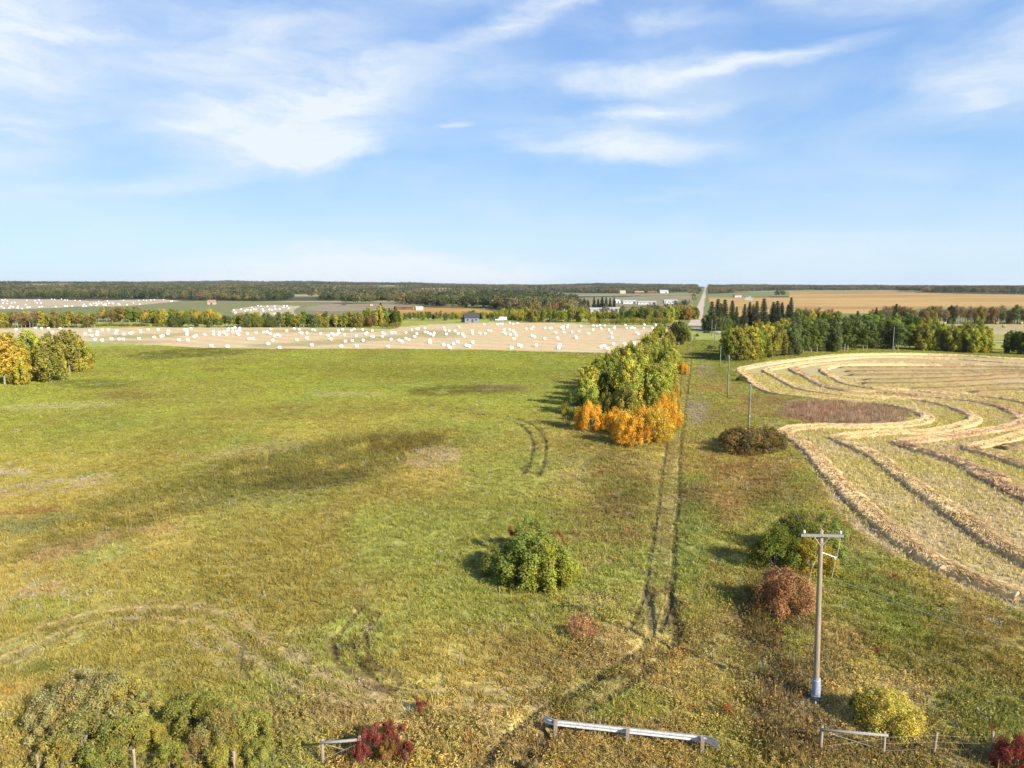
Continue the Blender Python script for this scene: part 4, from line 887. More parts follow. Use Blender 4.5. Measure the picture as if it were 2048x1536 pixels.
# grove at the left edge of the pasture
grp = [(-40, 768, 655, GOLD), (10, 770, 660, GOLD), (40, 768, 690, GOLD), (70, 762, 700, GOLD), (100, 764, 668, OLIVE), (60, 740, 656, LIME), (105, 750, 662, OLIVE), (140, 752, 654, OLIVE), (162, 744, 676, YEL), (180, 738, 695, YEL), (120, 735, 672, OLIVE), (25, 745, 658, YEL), (-15, 752, 658, YEL), (150, 736, 664, OLIVE), (85, 758, 712, GOLD), (128, 760, 700, YEL), (-90, 765, 650, OLIVE), (-70, 745, 655, OLIVE), (0, 730, 662, OLIVE), (75, 726, 668, OLIVE), (172, 742, 706, GOLD), (45, 770, 712, YEL)]
for i, (px, pb, pt, c) in enumerate(grp):
    P = G(px, pb); h = height_to(px, pt, P)
    w = 'front' if pb > 758 else ('middle' if pb > 742 else 'back')
    plant(rr.choice(['poplar', 'poplar', 'aspen', 'feather']), 'birch_tree', P, h, c, f'{CNAME[c]} birch in the {w} of the small grove at the left pasture edge', 'tree', 'trees of the left grove', wid=1.12)
# windbreak between the swathed field and the road
rr = random.Random(8)
def edge_y(px): return np.interp(px, [1430, 1462, 1490, 1560, 1640, 1750, 1850, 1990, 2060], [728, 724, 722, 714, 706, 700, 702, 708, 713])
WB = []
for px in np.arange(1460, 1985, 12.5): WB.append((px + rr.uniform(-4, 4), edge_y(px) - rr.uniform(0, 3), 0))
for px in np.arange(1456, 1980, 16): WB.append((px + rr.uniform(-6, 6), edge_y(px) - rr.uniform(8, 13), 1))
for px in np.arange(1540, 1850, 18): WB.append((px + rr.uniform(-6, 6), edge_y(px) - rr.uniform(18, 26), 2))
for px in (2018, 2036, 2052, 2070, 2028): WB.append((px, edge_y(px) - (3 if px != 2028 else 10), 0))
for i, (px, pb, row) in enumerate(WB):
    P = G(px, pb)
    ht = 10.0 if px < 1560 else (10.6 if px < 1840 else 9.2)
    if px > 1990: ht = 8.2
    ht *= rr.uniform(.86, 1.08) * (1.06 if row else 1)
    if px < 1500: c = rr.choice([OLIVE, GREEN, OLIVE])
    elif px < 1575: c = rr.choice([OLIVE, OLIVE, GREEN, YEL])
    elif px < 1835: c = rr.choice([TEAL, DGREEN, DGREEN, GREEN, TEAL])
    elif px < 1990: c = rr.choice([YEL, LIME, GREEN, LIME, OLIVE])
    else: c = DGREEN
    kd = 'aspen' if (1590 < px < 1840 and rr.random() < .75) or rr.random() < .15 else 'poplar'
    where = 'yellowing right part' if px > 1835 else ('left end' if px < 1575 else 'dense middle part')
    if px > 1990: where = 'separate clump past the gap'
    rown = ['front', 'second', 'rear'][row]
    plant(kd, 'aspen_tree' if kd == 'aspen' else 'poplar_tree', P, ht, c, f'{CNAME[c]} {"aspen" if kd == "aspen" else "poplar"} of the windbreak, {rown} row, {where}', 'tree', 'windbreak trees behind the swathed field', wid=1.25 if kd == 'aspen' else 1.1)
# belts of trees beyond the bale field
def belt(x0, x1, yb, top, step, rows, cols, kinds, gname, lab, seed, jit=3, wid=1.2, hv=.14):
    r = random.Random(seed)
    for k in range(rows):
        px = x0 + r.uniform(0, step)
        while px < x1:
            yy = yb(px) if callable(yb) else yb; tt = top(px) if callable(top) else top
            P = G(px, yy - k * 2.2 - r.uniform(0, 1.2)); h = height_to(px, tt, G(px, yy)) * r.uniform(1 - hv * 1.6, 1 + hv)
            kd = r.choices(list(kinds), list(kinds.values()))[0]; c = r.choice(cols)
            if kd == 'poplar' and r.random() < (.75 if k else .25): kd = 'willow'
            if kd == 'bare': c = r.choice([GREY, BROWN])
            nm = {'poplar': 'poplar_tree', 'aspen': 'aspen_tree', 'willow': 'willow_tree', 'bare': 'bare_tree', 'spruce': 'spruce_tree', 'feather': 'birch_tree', 'bush': 'shrub'}[kd]
            if kd == 'spruce': c = (70, 88, 62)
            desc = {'poplar': 'poplar', 'aspen': 'slim aspen', 'willow': 'low willow', 'bare': 'twiggy tree', 'spruce': 'pointed dark spruce', 'feather': 'birch', 'bush': 'low shrub'}[kd]
            cn = CNAME.get(c, 'dark'); 
            plant(kd, nm, P, h * (.7 if kd == 'willow' and yy > 655 else .9 if kd == 'willow' else 1), c, f'{cn} {desc} {lab}' if kd != 'spruce' else f'{desc} {lab}', 'tree' if kd != 'bush' else 'shrub', gname, wid=wid * (.8 if kd in ('spruce', 'willow') else 1))
            px += step * r.uniform(.7, 1.3)
belt(-50, 190, 656, 625, 7.5, 2, [OLIVE, GREEN, BROWN, YEL], {'aspen': 5, 'poplar': 2, 'bare': 1}, 'tree belt behind the left grove', 'in the belt behind the left grove', 21)
belt(190, 300, 645, 616, 8, 2, [OLIVE, BROWN, YEL, GREEN], {'aspen': 4, 'poplar': 2, 'bare': 1.5}, 'tree belt set back behind the bale field', 'set back behind the bale field', 22)
belt(300, 440, 648, 620, 8, 2, [YEL, OLIVE, GREEN, GOLD], {'poplar': 4, 'aspen': 3}, 'yellowing stretch of the belt', 'in the yellowing stretch behind the bale field', 23)
belt(330, 480, 655, 632, 8, 1, [TEAL, DGREEN, GREEN], {'aspen': 4, 'poplar': 2}, 'dark front stretch of the belt', 'in the dark stretch along the bale field edge', 24)
belt(475, 700, 655, 627, 7.5, 2, [GREEN, TEAL, OLIVE, DGREEN, YEL], {'aspen': 4, 'poplar': 3}, 'middle stretch of the belt', 'in the belt below the small pale bale field', 25)
belt(190, 330, 653, 646, 12, 1, [OLIVE, BROWN], {'bush': 1}, 'low shrubs on the bale field edge', 'on the left edge strip of the bale field', 26, wid=1.6)
belt(696, 745, 655, 626, 8, 2, [OLIVE, BROWN, GREEN], {'poplar': 3, 'willow': 2}, 'clump left of the tall spruces', 'in the clump behind the middle of the bale field', 27)
belt(735, 795, 652, 614, 8, 2, [GREEN, DGREEN, YEL], {'poplar': 4, 'spruce': 1}, 'tall clump behind the bale field', 'in the tall clump behind the bale field', 28)
belt(760, 800, 657, 637, 9, 1, [BROWN, OLIVE], {'willow': 3}, 'willows before the tall clump', 'in front of the tall clump', 29)
belt(800, 905, 642, 625, 8, 2, [TEAL, DGREEN, GREEN], {'aspen': 3, 'poplar': 2}, 'low belt left of the house', 'in the low belt left of the dark roofed house', 30)
belt(905, 1000, 639, 622, 7, 2, [GREEN, YEL, LIME], {'poplar': 3, 'willow': 1}, 'trees behind the house', 'just behind the dark roofed house', 31)
belt(1005, 1060, 641, 615, 8, 2, [LIME, YEL, GREEN], {'poplar': 3}, 'bright clump right of the house', 'in the bright clump right of the house', 32)
belt(1055, 1345, 645, lambda q: 617 if q < 1175 else (623 if q < 1255 else 615), 7.2, 2, [GREEN, OLIVE, DGREEN, LIME, OLIVE], {'aspen': 4, 'poplar': 2, 'bare': .8}, 'belt behind the right half of the bale field', 'in the belt behind the right half of the bale field', 33)
belt(1180, 1345, 650, 632, 9, 1, [OLIVE, YEL, GREEN], {'willow': 3}, 'willows on the right edge of the bale field', 'low along the right rear edge of the bale field', 34)
belt(1340, 1392, 640, 612, 7, 3, [OLIVE, RUST, GREEN, YEL, BROWN], {'poplar': 3}, 'roadside trees left of the gravel road', 'left of the gravel road before the crossing', 35)
belt(1410, 1460, 662, 632, 8, 2, [DGREEN, OLIVE, TEAL], {'poplar': 3}, 'trees at the right of the crossing', 'right of the gravel road at the crossing', 36)
belt(1455, 1600, 652, 632, 9, 2, [TEAL, DGREEN, BROWN], {'poplar': 3, 'willow': 1}, 'undergrowth of the spruce group', 'among the spruces behind the windbreak', 37)
belt(1590, 1680, 648, 618, 9, 2, [OLIVE, YEL, GREEN], {'poplar': 2, 'bare': 2}, 'trees right of the spruce group', 'right of the spruce group', 38)
belt(1740, 1830, 650, 615, 9, 2, [OLIVE, BROWN, GREY], {'bare': 3, 'poplar': 1, 'spruce': .5}, 'half bare trees behind the windbreak', 'behind the middle of the windbreak', 39)
belt(1838, 2090, 649, 613, 8, 2, [OLIVE, BROWN, GREY, TEAL], {'bare': 3, 'poplar': 2, 'aspen': 1}, 'half bare belt behind the straw field', 'behind the pale straw field', 40)
for i, (px, pb, pt) in enumerate([(1434, 660, 597), (1448, 658, 598), (1440, 655, 606), (1463, 655, 600), (1472, 656, 612), (1488, 653, 607), (1498, 652, 603), (1512, 653, 601), (1505, 650, 608), (1526, 653, 596), (1545, 652, 603), (1553, 653, 601), (1562, 652, 604), (1580, 653, 594), (1574, 651, 608), (1422, 662, 602), (1714, 652, 621), (1790, 651, 607), (1751, 650, 614), (1728, 652, 632)]):
    P = G(px, pb); plant('spruce', 'spruce_tree', P, height_to(px, pt, P), (92, 106, 74), f'tall dark spruce right of the gravel crossing, {"leftmost cluster" if px < 1460 else ("second cluster" if px < 1518 else ("third cluster" if px < 1570 else "rightmost, tallest pair"))}' if px < 1600 else 'dark spruce among the bare trees behind the windbreak', 'tree', 'spruces right of the road' if px < 1600 else 'spruces behind the windbreak', wid=rr.uniform(1.15, 1.7))
for i, (px, pb, pt) in enumerate([(1168, 618, 596), (1176, 617, 600), (1188, 619, 594), (1196, 618, 597), (1204, 618, 593), (1212, 619, 593), (1220, 618, 595), (1228, 618, 594), (1094, 616, 595), (1105, 615, 596), (1132, 616, 594), (932, 614, 597), (1148, 617, 600), (1300, 616, 605), (1310, 615, 604), (1335, 616, 606), (1345, 615, 607), (1360, 616, 606), (1330, 614, 605), (790, 640, 612), (762, 642, 605)]):
    P = G(px, pb); plant('spruce', 'spruce_tree', P, height_to(px, pt, P), (74, 88, 60), f'dark spruce {"beside the long white farm sheds" if px > 1290 else ("in the row left of the white farm sheds" if px > 1160 else "standing up out of the distant woods")}', 'tree', 'distant spruces near the farm' if px > 1160 else 'distant spruces in the woods', wid=rr.uniform(1.2, 1.9))
P = G(1357, 690); plant('poplar', 'poplar_tree', P, height_to(1357, 640, P), (104, 110, 52), 'round dark green tree at the far end of the lane before the crossing', 'tree', wid=1.5)
P = G(1345, 684); plant('poplar', 'poplar_tree', P, height_to(1345, 648, P), (96, 84, 44), 'round brownish tree beside the dark green one before the crossing', 'tree', wid=1.5)
P = G(1372, 683); plant('poplar', 'poplar_tree', P, height_to(1372, 648, P), GREEN, 'green tree nearest the lane end before the crossing', 'tree', wid=1.3)
for px, py, w, lab in [(1413, 666, 1.5, 'low dark shrub beside the gravel crossing'), (1423, 698, 1.6, 'low brown shrub beside the line of green poles'), (1394, 673, .8, 'tiny shrub at the corner of the gravel crossing'), (1484, 762, 1.3, 'low green shrub near the bend of the swathed field')]:
    P = G(px, py); plant('bush', 'shrub', P, 1.5, (112, 118, 56), lab, 'shrub', wid=w)

# ------------------------------------------------------------------ the far woods: one canopy nobody could count
def low_tree(nm, seed, kind):
    rng = np.random.default_rng(seed); n = 260 if kind != 'spruce' else 170
    if kind == 'spruce':
        z = rng.random(n) ** 1.3; a = rng.random(n) * 6.28; q = .17 * (1 - z) * rng.uniform(.5, 1, n); P = np.c_[q * np.cos(a), q * np.sin(a), .05 + .93 * z]; N_ = np.c_[np.cos(a), np.sin(a), np.full(n, .3)]
    else:
        d = rng.normal(size=(n, 3)); d /= np.linalg.norm(d, axis=1)[:, None]; lb = rng.normal(0, .12, (7, 3)); k = rng.integers(0, 7, n)
        P = np.array([0, 0, .62]) + lb[k] + d * np.array([.24, .24, .27]) * rng.uniform(.7, 1, (n, 1)); N_ = d
    V = leaves(P, N_ + np.array([0, 0, .3]), .10 if kind != 'spruce' else .07, rng, .8)
    return mk_mesh(nm, V, [np.arange(n * 4).reshape(-1, 4)], [M_TUFT], leafcol(n, rng, None, .22, .1))
C_FAR = lib('canopy', [low_tree('canopy', 1, ''), low_tree('canopy', 2, ''), low_tree('canopy', 3, ''), low_tree('canopy', 4, ''), low_tree('canopy', 5, 'spruce')])
W_BACK = [(-900, 500), (-900, 600), (0, 598), (250, 598.5), (380, 600), (400, 603), (560, 602), (585, 599), (585, 594), (642, 594), (642, 604), (700, 605), (790, 607), (800, 598), (836, 592.5), (950, 592.5), (1000, 594), (1060, 592), (1130, 589), (1250, 586.5), (1395, 583.5), (1395, 560), (1420, 560), (1412, 594), (1578, 593), (1578, 583), (1675, 585), (1756, 583), (1912, 586), (2048, 588), (3000, 591), (3000, 500)]
W_MID = [(640, 612), (690, 611), (720, 620), (770, 622), (830, 615), (900, 617), (960, 619), (1010, 622), (1012, 634), (1060, 641), (1390, 640), (1392, 630), (1300, 628), (1240, 630), (1180, 628), (1120, 612), (1060, 606), (1000, 604), (900, 602), (840, 608), (700, 606)]
W_FILL = [(700, 600), (836, 593), (1000, 594), (1110, 596), (1110, 606), (1180, 612), (1180, 632), (1010, 626), (960, 616), (830, 611), (790, 606)]
W_ROAD = [(1355, 640), (1384, 640), (1396, 612), (1402, 590), (1404, 578), (1380, 578), (1372, 600), (1350, 618)]
def forest():
    rng = np.random.default_rng(9); out = []
    for (n, r0, r1, poly, sc) in ((150000, 1000, 7600, W_BACK, 1), (16000, 520, 1150, W_MID, 0), (22000, 560, 1700, W_FILL, 0), (14000, 500, 2600, W_ROAD, 0)):
        u = rng.random(n); r = np.sqrt(r0 ** 1.0 + u * (r1 ** 1.0 - r0 ** 1.0)) ** 2 if sc else np.sqrt(r0 ** 2 + u * (r1 ** 2 - r0 ** 2))
        a = np.radians(rng.uniform(-41, 41, n)); x = r * np.sin(a); y = r * np.cos(a); z = H0(x, y); px, py = proj(x, y, z)
        k = in_poly(px, py, poly)
        for f in FIELDS: k &= ~in_poly(px, py, f)
        rel = np.stack([x, y], 1) - ROAD_P; dr = np.abs(rel[:, 0] * ROAD_D[1] - rel[:, 1] * ROAD_D[0]); k &= dr > 13
        clear = fbm(x / 420, y / 300, 900, 3); k &= (clear < .56) if sc else True
        if not sc: k &= fbm(x / 60, y / 70, 901, 3) > (.43 if n == 22000 else .36)
        if not sc: k &= ~((px > 1175) & (px < 1250) & (py > 612) & (py < 640)) | (rng.random(n) < .12)
        out.append(np.stack([x[k], y[k], z[k]], 1))
    P = np.concatenate(out); n = len(P); r = np.hypot(P[:, 0], P[:, 1])
    cols = np.array([alb(*c) for c in [(96, 104, 58), (118, 118, 64), (86, 96, 60), (140, 128, 78), (150, 134, 64), (156, 120, 66), (132, 118, 92), (190, 160, 60)]])
    f = fbm(P[:, 0] / 130, P[:, 1] / 190, 910, 3); g = fbm(P[:, 0] / 45, P[:, 1] / 60, 920, 3)
    q = np.clip(((f - .5) * 1.6 + (g - .5) * .9 + .42 + rng.normal(0, .10, n)) * 7.2, 0, 6.9).astype(int); q = np.where(rng.random(n) < .012, 7, q)
    c = cols[q] * rng.uniform(.78, 1.3, (n, 1)); px = proj(P[:, 0], P[:, 1], P[:, 2])[0]
    spr = (fbm(P[:, 0] / 90, P[:, 1] / 120, 930, 2) > .6) & (rng.random(n) < .7); c[spr] = alb(72, 84, 60)
    c = (c + (c.mean(1, keepdims=True) - c) * .25) * 1.22 * np.array([[.93, 1.04, 1.0]])
    h = rng.uniform(7, 13.5, n) * (.8 + .5 * fbm(P[:, 0] / 70, P[:, 1] / 200, 940, 2)) * np.where((px > 1150) & (r < 1150), .62, 1) * (1 + .25 * sstep(3000, 6000, r)); w = h * rng.uniform(.8, 1.15, n) * (1 + .5 * sstep(2500, 6000, r))
    idx = np.where(spr, 4, rng.integers(0, 4, n)); rot = np.stack([np.zeros(n), np.zeros(n), rng.random(n) * 6.28], 1)
    scatter('forest', P, idx, rot, np.stack([w, w, h], 1), c, C_FAR, 'distant mixed woods of green, olive and brown trees reaching to the horizon', 'forest')
forest()

# ------------------------------------------------------------------ wrapped bales
Z1 = [(95,347),(207,338),(242,340),(284,340),(353,341),(306,362),(527,353),(499,372),(535,382),(571,360),(569,377),(599,350),(636,349),(557,406),(598,411),(652,402),(685,354),(677,369),(698,405),(722,405),(724,375),(762,370),(772,366),(820,353),(824,360),(814,402),(868,347),(926,347),(903,393),(942,387),(953,384),(985,354),(983,371),(1048,409),(1098,409),(1079,349),(1092,347),(1094,361),(1094,376),(1118,341),(1137,391),(1145,383),(1197,377),(1237,444),(1250,375),(1249,358),(1281,376),(1285,364),(1325,377),(1332,354),(1335,343),(1311,362),(1361,341),(1361,361),(1374,334),(1404,337),(1402,353),(1385,359),(1390,370),(1396,377),(1331,448),(1447,370),(1498,366),(1458,403),(1480,403),(1542,362),(1562,361),(1572,369),(1583,371),(1585,345),(1594,411),(1607,386),(1625,377),(1635,384),(1570,432),(1636,455),(1677,355),(1721,341),(1752,346),(1757,367),(1767,367),(1796,367),(1737,408),(1797,399),(1825,439),(1828,349),(1843,350),(1876,371),(1920,383),(1942,370),(1955,380),(1980,354),(1984,367),(2005,347),(1969,375),(1934,404),(1997,447),(2020,417),(2016,378)]
Z2 = [(155,352),(170,344),(220,347),(276,355),(238,374),(245,366),(183,383),(223,411),(160,414),(186,444),(270,388),(281,390),(337,365),(336,388),(347,373),(368,449),(387,405),(390,366),(408,365),(434,411),(449,417),(473,401),(490,407),(473,364),(507,349),(525,389),(536,372),(534,344),(547,342),(583,338),(585,362),(600,365),(613,411),(613,424),(616,373),(632,381),(638,367),(695,334),(701,352),(710,374),(727,354),(760,356),(692,437),(721,446),(731,457),(750,431),(777,421),(778,371),(783,331),(804,374),(814,387),(806,380),(826,440),(842,447),(863,423),(861,355),(863,369),(905,369),(931,315),(937,371),(957,352),(970,356),(1009,315),(1025,313),(1037,313),(1045,364),(1050,348),(1055,370),(1080,348),(1085,376),(1080,306),(1100,312),(1101,355),(1110,366),(1118,382),(1125,309),(1105,402),(1091,456),(1131,440),(1147,445),(1178,343),(1208,343),(1218,331),(1209,384),(1226,390),(1235,441),(1283,402),(1287,338),(1315,340),(1325,338),(1350,365),(1359,398),(1380,333),(1394,328),(1392,343),(1399,363),(1373,440),(1365,456),(1420,320),(1417,333),(1442,360),(1465,391),(1470,395),(1486,357),(1498,326),(1541,370),(1570,324),(1568,349),(1590,326),(1609,323),(1636,323),(1615,342),(1660,349),(1690,341),(1694,332),(1674,368),(1677,394),(1686,434),(1615,449),(1634,447),(1656,463),(1751,432),(1756,321),(1765,339),(1787,338),(1798,335),(1811,340),(1822,368),(1832,373),(1808,428),(1810,446),(1867,318),(1865,340),(1913,338),(1934,319),(1950,336)]
Z3 = [(20,230),(30,262),(40,238),(55,225),(70,268),(75,240),(15,300),(40,318),(95,315),(110,298),(135,305),(120,262),(152,258),(185,300),(180,315),(225,322),(280,310),(305,308),(265,280),(275,235),(360,240),(378,262),(400,232),(420,262),(405,305),(430,300),(530,222),(560,225),(570,302),(630,222),(665,230),(690,232),(665,295),(690,298),(740,295),(770,235),(820,238),(850,298),(860,278),(880,295),(925,275),(935,285),(958,268),(985,265),(995,280),(985,290),(1010,245),(1010,268),(1040,262),(1060,280),(1080,270),(1085,285),(1100,240),(1115,265),(1150,262),(1160,270),(1210,270),(1225,278),(1265,235),(1300,280),(1365,262),(1420,235),(1430,275),(1470,232),(1500,238),(1545,232),(1580,228),(1675,228),(1750,245),(1765,242)]
Z4 = [(345,338),(365,365),(420,330),(460,345),(485,335),(520,340),(530,310),(550,330),(575,332),(595,292),(625,298),(640,328),(648,345),(690,300),(710,332),(735,335),(762,298),(770,328),(815,328),(862,292),(855,308),(890,295),(908,320),(868,378),(765,378),(935,382)]
def bale_mesh(nm, r, w, m_, seed, net=False):
    rng = np.random.default_rng(seed); mb = MB(); n = 22; prof = [(-.5, .0), (-.5, .62), (-.49, .86), (-.44, .97), (-.30, 1.0), (0, 1.012), (.30, 1.0), (.44, .97), (.49, .86), (.5, .62), (.5, .0)]
    V = []; F = []
    for i, (a, b) in enumerate(prof):
        for j in range(n):
            t = j * 2 * math.pi / n; q = r * b * (1 + .012 * math.sin(5 * t + i) + .008 * rng.normal()); sag = .965 if math.sin(t) < -.6 else 1
            V.append((a * w, q * math.cos(t), r * .96 + q * math.sin(t) * sag))
    for i in range(len(prof) - 1):
        for j in range(n): k = (j + 1) % n; F.append([i * n + j, i * n + k, (i + 1) * n + k, (i + 1) * n + j])
    mb.add(V, F); return mb.mesh(nm, m_, True)
M_HAYB = mat('hay_bale', tuple(alb(206, 180, 130)), noise=.2, nscale=9, bump=.02, bscale=14)
BV = [bale_mesh('bale', .76, 1.45, M_WRAP, i) for i in range(5)]; HV = [bale_mesh('straw_bale', .8, 1.5, M_HAYB, 30 + i) for i in range(2)]
br = random.Random(3)
def bale(px, py, field, vs=BV, nm='wrapped_bale', lab='', grp='', sc=1.0):
    P = G(px, py); o = link(nm, vs[br.randrange(len(vs))], None, (P[0], P[1], P[2] - .03), br.uniform(-.5, .5) + (math.pi / 2 if br.random() < .3 else 0), label=lab, category='bale', group=grp); o.scale = (sc,) * 3
for zx, zy, ox, oy, f, fld in [(a, b, 0, 540, .3418, 0) for a, b in Z1] + [(a, b, 650, 540, .3418, 0) for a, b in Z2] + [(a, b, 0, 555, .1953, 1) for a, b in Z3] + [(a, b, 400, 555, .1953, 2) for a, b in Z4]:
    px, py = ox + zx * f, oy + zy * f + (2.6 if fld == 0 else .8)
    if fld == 0:
        dep = 'front edge' if py > 692 else ('front half' if py > 680 else ('middle' if py > 668 else 'rear'))
        sec = 'behind the left grove' if px < 200 else ('just past the left grove' if px < 330 else 'left of the streak' if px < 480 else ('at the green streak' if px < 600 else 'past the green streak' if px < 700 else ('before the tall clump' if px < 815 else 'left of the house' if px < 925 else ('before the house' if px < 1040 else ('before the blue shed' if px < 1130 else ('past the blue shed' if px < 1220 else 'by the lane trees'))))))
        bale(px, py, 0, lab=f'white bale at the {dep} of the nearest bale field, {sec}', grp='white wrapped bales on the nearest bale field', sc=.75)
    elif fld == 1:
        sec = ('left end' if px < 35 else ('left part' if px < 100 else ('middle' if px < 165 else ('crowded part' if px < 215 else ('crowded part edge' if px < 270 else 'right end'))))) + (', upper side' if py < 607 else ', lower side'); bale(px, py, 1, lab=f'tiny white bale on the farthest left bale field, {sec}', grp='white bales on the far left field', sc=.95)
    else: bale(px, py, 2, lab='small white bale on the little pale field behind the belt, ' + ('left' if px < 500 else ('middle' if px < 545 else 'right')) + (' upper part' if py < 620 else ' lower part'), grp='white bales on the little pale field', sc=.95)
for i, (zx, zy) in enumerate([(1135, 455), (1205, 442), (1290, 418), (1322, 420), (1800, 418), (1862, 447), (2020, 420)]):
    bale(1600 + zx * .21875, 556 + zy * .21875 + 1, 3, HV, 'straw_bale', ['round straw bale lowest at the left of the pale straw field', 'round straw bale right of the lowest one on the straw field', 'left one of the pair of straw bales by the bare trees', 'right one of the pair of straw bales by the bare trees', 'lone straw bale close under the bare tree belt', 'straw bale out in the straw field below the lone one', 'straw bale at the right end under the bare tree belt'][i], 'round straw bales on the pale straw field', 1.0)

# ------------------------------------------------------------------ power pole in front, and the line of green poles
def power_pole():
    P = G(1631, 1402); hgt = 9.5; t = thing('power_pole', 'weathered wooden power pole with a crossarm and a pale blue grey sleeve at its foot', 'power pole', P)
    lean = -.26
    mb = MB(); mb.tube([(lean * z / hgt, 0, z) for z in np.linspace(-.2, hgt, 14)], np.linspace(.165, .115, 14), 14); mb.tube([(lean, 0, hgt - .02), (lean, 0, hgt + .10)], [.113, .02], 12)
    mb.build('pole', M_WOOD, t, True)
    s = MB(); s.tube([(-.0, 0, -.1), (0, 0, .7), (-.03, 0, 1.42)], [.235, .215, .205], 16, False); s.tube([(0, 0, -.1), (-.03, 0, 1.41)], [.15, .15], 12); s.build('sleeve', M_SLEEVE, t, True)
    b = MB(); b.tube([(-.02, 0, .35), (-.02, 0, .38)], [.235, .235], 16); b.tube([(-.03, 0, 1.22), (-.03, 0, 1.25)], [.222, .222], 16); b.build('band', M_STEEL, t, True)
    ang = rad(-3); zc = hgt - .22
    a = MB(); a.box((lean, -.17, zc), (2.15, .10, .13), ang); a.build('crossarm', M_WOODG, t)
    for sx in (-.92, .92):
        x_ = lean + sx * math.cos(ang); y_ = -.17 + sx * math.sin(ang)
        i = MB(); i.tube([(x_, y_, zc + .06), (x_, y_, zc + .16)], [.015, .015], 6); i.tube([(x_, y_, zc + .12), (x_, y_, zc + .16), (x_, y_, zc + .19), (x_, y_, zc + .22), (x_, y_, zc + .27)], [.05, .075, .05, .07, .03], 12); i.build('insulator', M_CERAM, t, True)
        br_ = MB(); br_.tube([(lean + sx * .45, -.19, zc - .05), (lean, -.13, zc - .62)], [.014, .014], 5); br_.build('crossarm_brace', M_STEEL, t)
    g = MB(); g.tube([(lean * .85, -.08, hgt - 1.15), (lean + .78, -.12, hgt - 1.42)], [.022, .022], 6); g.tube([(lean + .72, -.12, hgt - 1.5), (lean + .86, -.12, hgt - 1.36)], [.04, .04], 6); g.build('side_bracket', M_STEEL, t)
    for x0, y0 in ((.95, -.15), ): 
        w = MB(); w.tube([(lean + .92, -.2, zc - .05), (lean + .90, -.2, zc - .6), (lean + .82, -.14, hgt - 1.42), (lean + .74, -.12, hgt - 2.0), (lean + .66, -.1, hgt - 2.5)], [.009] * 5, 5); w.build('drop_wire', M_CERAM, t)
    w = MB(); w.tube([(lean - .3, -.15, hgt - 1.6), (lean - .42, -.12, hgt - 2.1), (lean - .5, -.1, hgt - 2.7)], [.008] * 3, 5); w.build('drop_wire', M_CERAM, t)
    bo = MB(); bo.tube([(lean, -.26, zc), (lean, .16, zc)], [.018, .018], 6); bo.build('bolt', M_STEEL, t)
    return P, hgt, lean, zc
PP, PH, PL, PZ = power_pole()
def span(name, a, b, sag, lab, r=.008):
    a = np.array(a, float); b = np.array(b, float); t = np.linspace(0, 1, 24)[:, None]; p = a + (b - a) * t; p[:, 2] -= (4 * sag * t * (1 - t))[:, 0]
    mb = MB(); mb.tube(p - a, [r] * 24, 5, False); mb.build(name, M_WIRE, None, loc=tuple(a), label=lab, category='wire')
span('overhead_wire', (PP[0] + .35, PP[1] - .1, PP[2] + 7.0), (PP[0] + 19, PP[1] - 17, 5.6), .5, 'pale service wire sagging from the power pole across the verge to the right', .009)
GP = [(1495, 905, 772, 'green treated pole rising out of the dark purple brown shrub'), (1455, 796, 714, 'green pole second in the line beyond the brown shrub'), (1440, 733, 694, 'third pole of the line, in the shade of the windbreak'), (1429, 693, 652, 'fourth pole of the line, before the gravel crossing'), (1423, 672, 640, 'farthest pole of the line beside the gravel crossing'), (1785, 705, 656, 'pale pole in front of the windbreak'), (968, 640, 616, 'thin yard light pole right of the house')]
tops = []
for px, pb, pt, lab in GP:
    P = G(px, pb); h = height_to(px, pt, P); t = thing('utility_pole', lab, 'pole', P, 0, 'poles along the verge' if px < 1600 and px > 1000 else None)
    r0 = .16 if px < 1600 else .13
    mb = MB(); mb.tube([(0, 0, z) for z in np.linspace(-.2, h, 6)], np.linspace(r0, r0 * .62, 6), 10); mb.build('pole', M_GREENPOLE if 1000 < px < 1600 else M_WOODG, t, True)
    i = MB(); i.tube([(0, 0, h), (0, 0, h + .12), (0, 0, h + .2)], [.02, .06, .03], 8); i.build('insulator', M_CERAM, t, True); tops.append((P[0], P[1], P[2] + h + .2))
    sg = MB(); sg.box((0, -r0 - .01, h * .55), (.10, .02, .22)); sg.build('tag_plate', M_STEEL, t)
span('overhead_wire', (PP[0] + PL - .92, PP[1] - .12, PP[2] + PZ + .25), tops[0], 1.1, 'left conductor running from the crossarm to the first green pole', .006)
for i, w in enumerate(['first and second', 'second and third', 'third and fourth', 'fourth and farthest']): span('overhead_wire', tops[i], tops[i + 1], .9, f'thin conductor between the {w} poles of the line', .006)

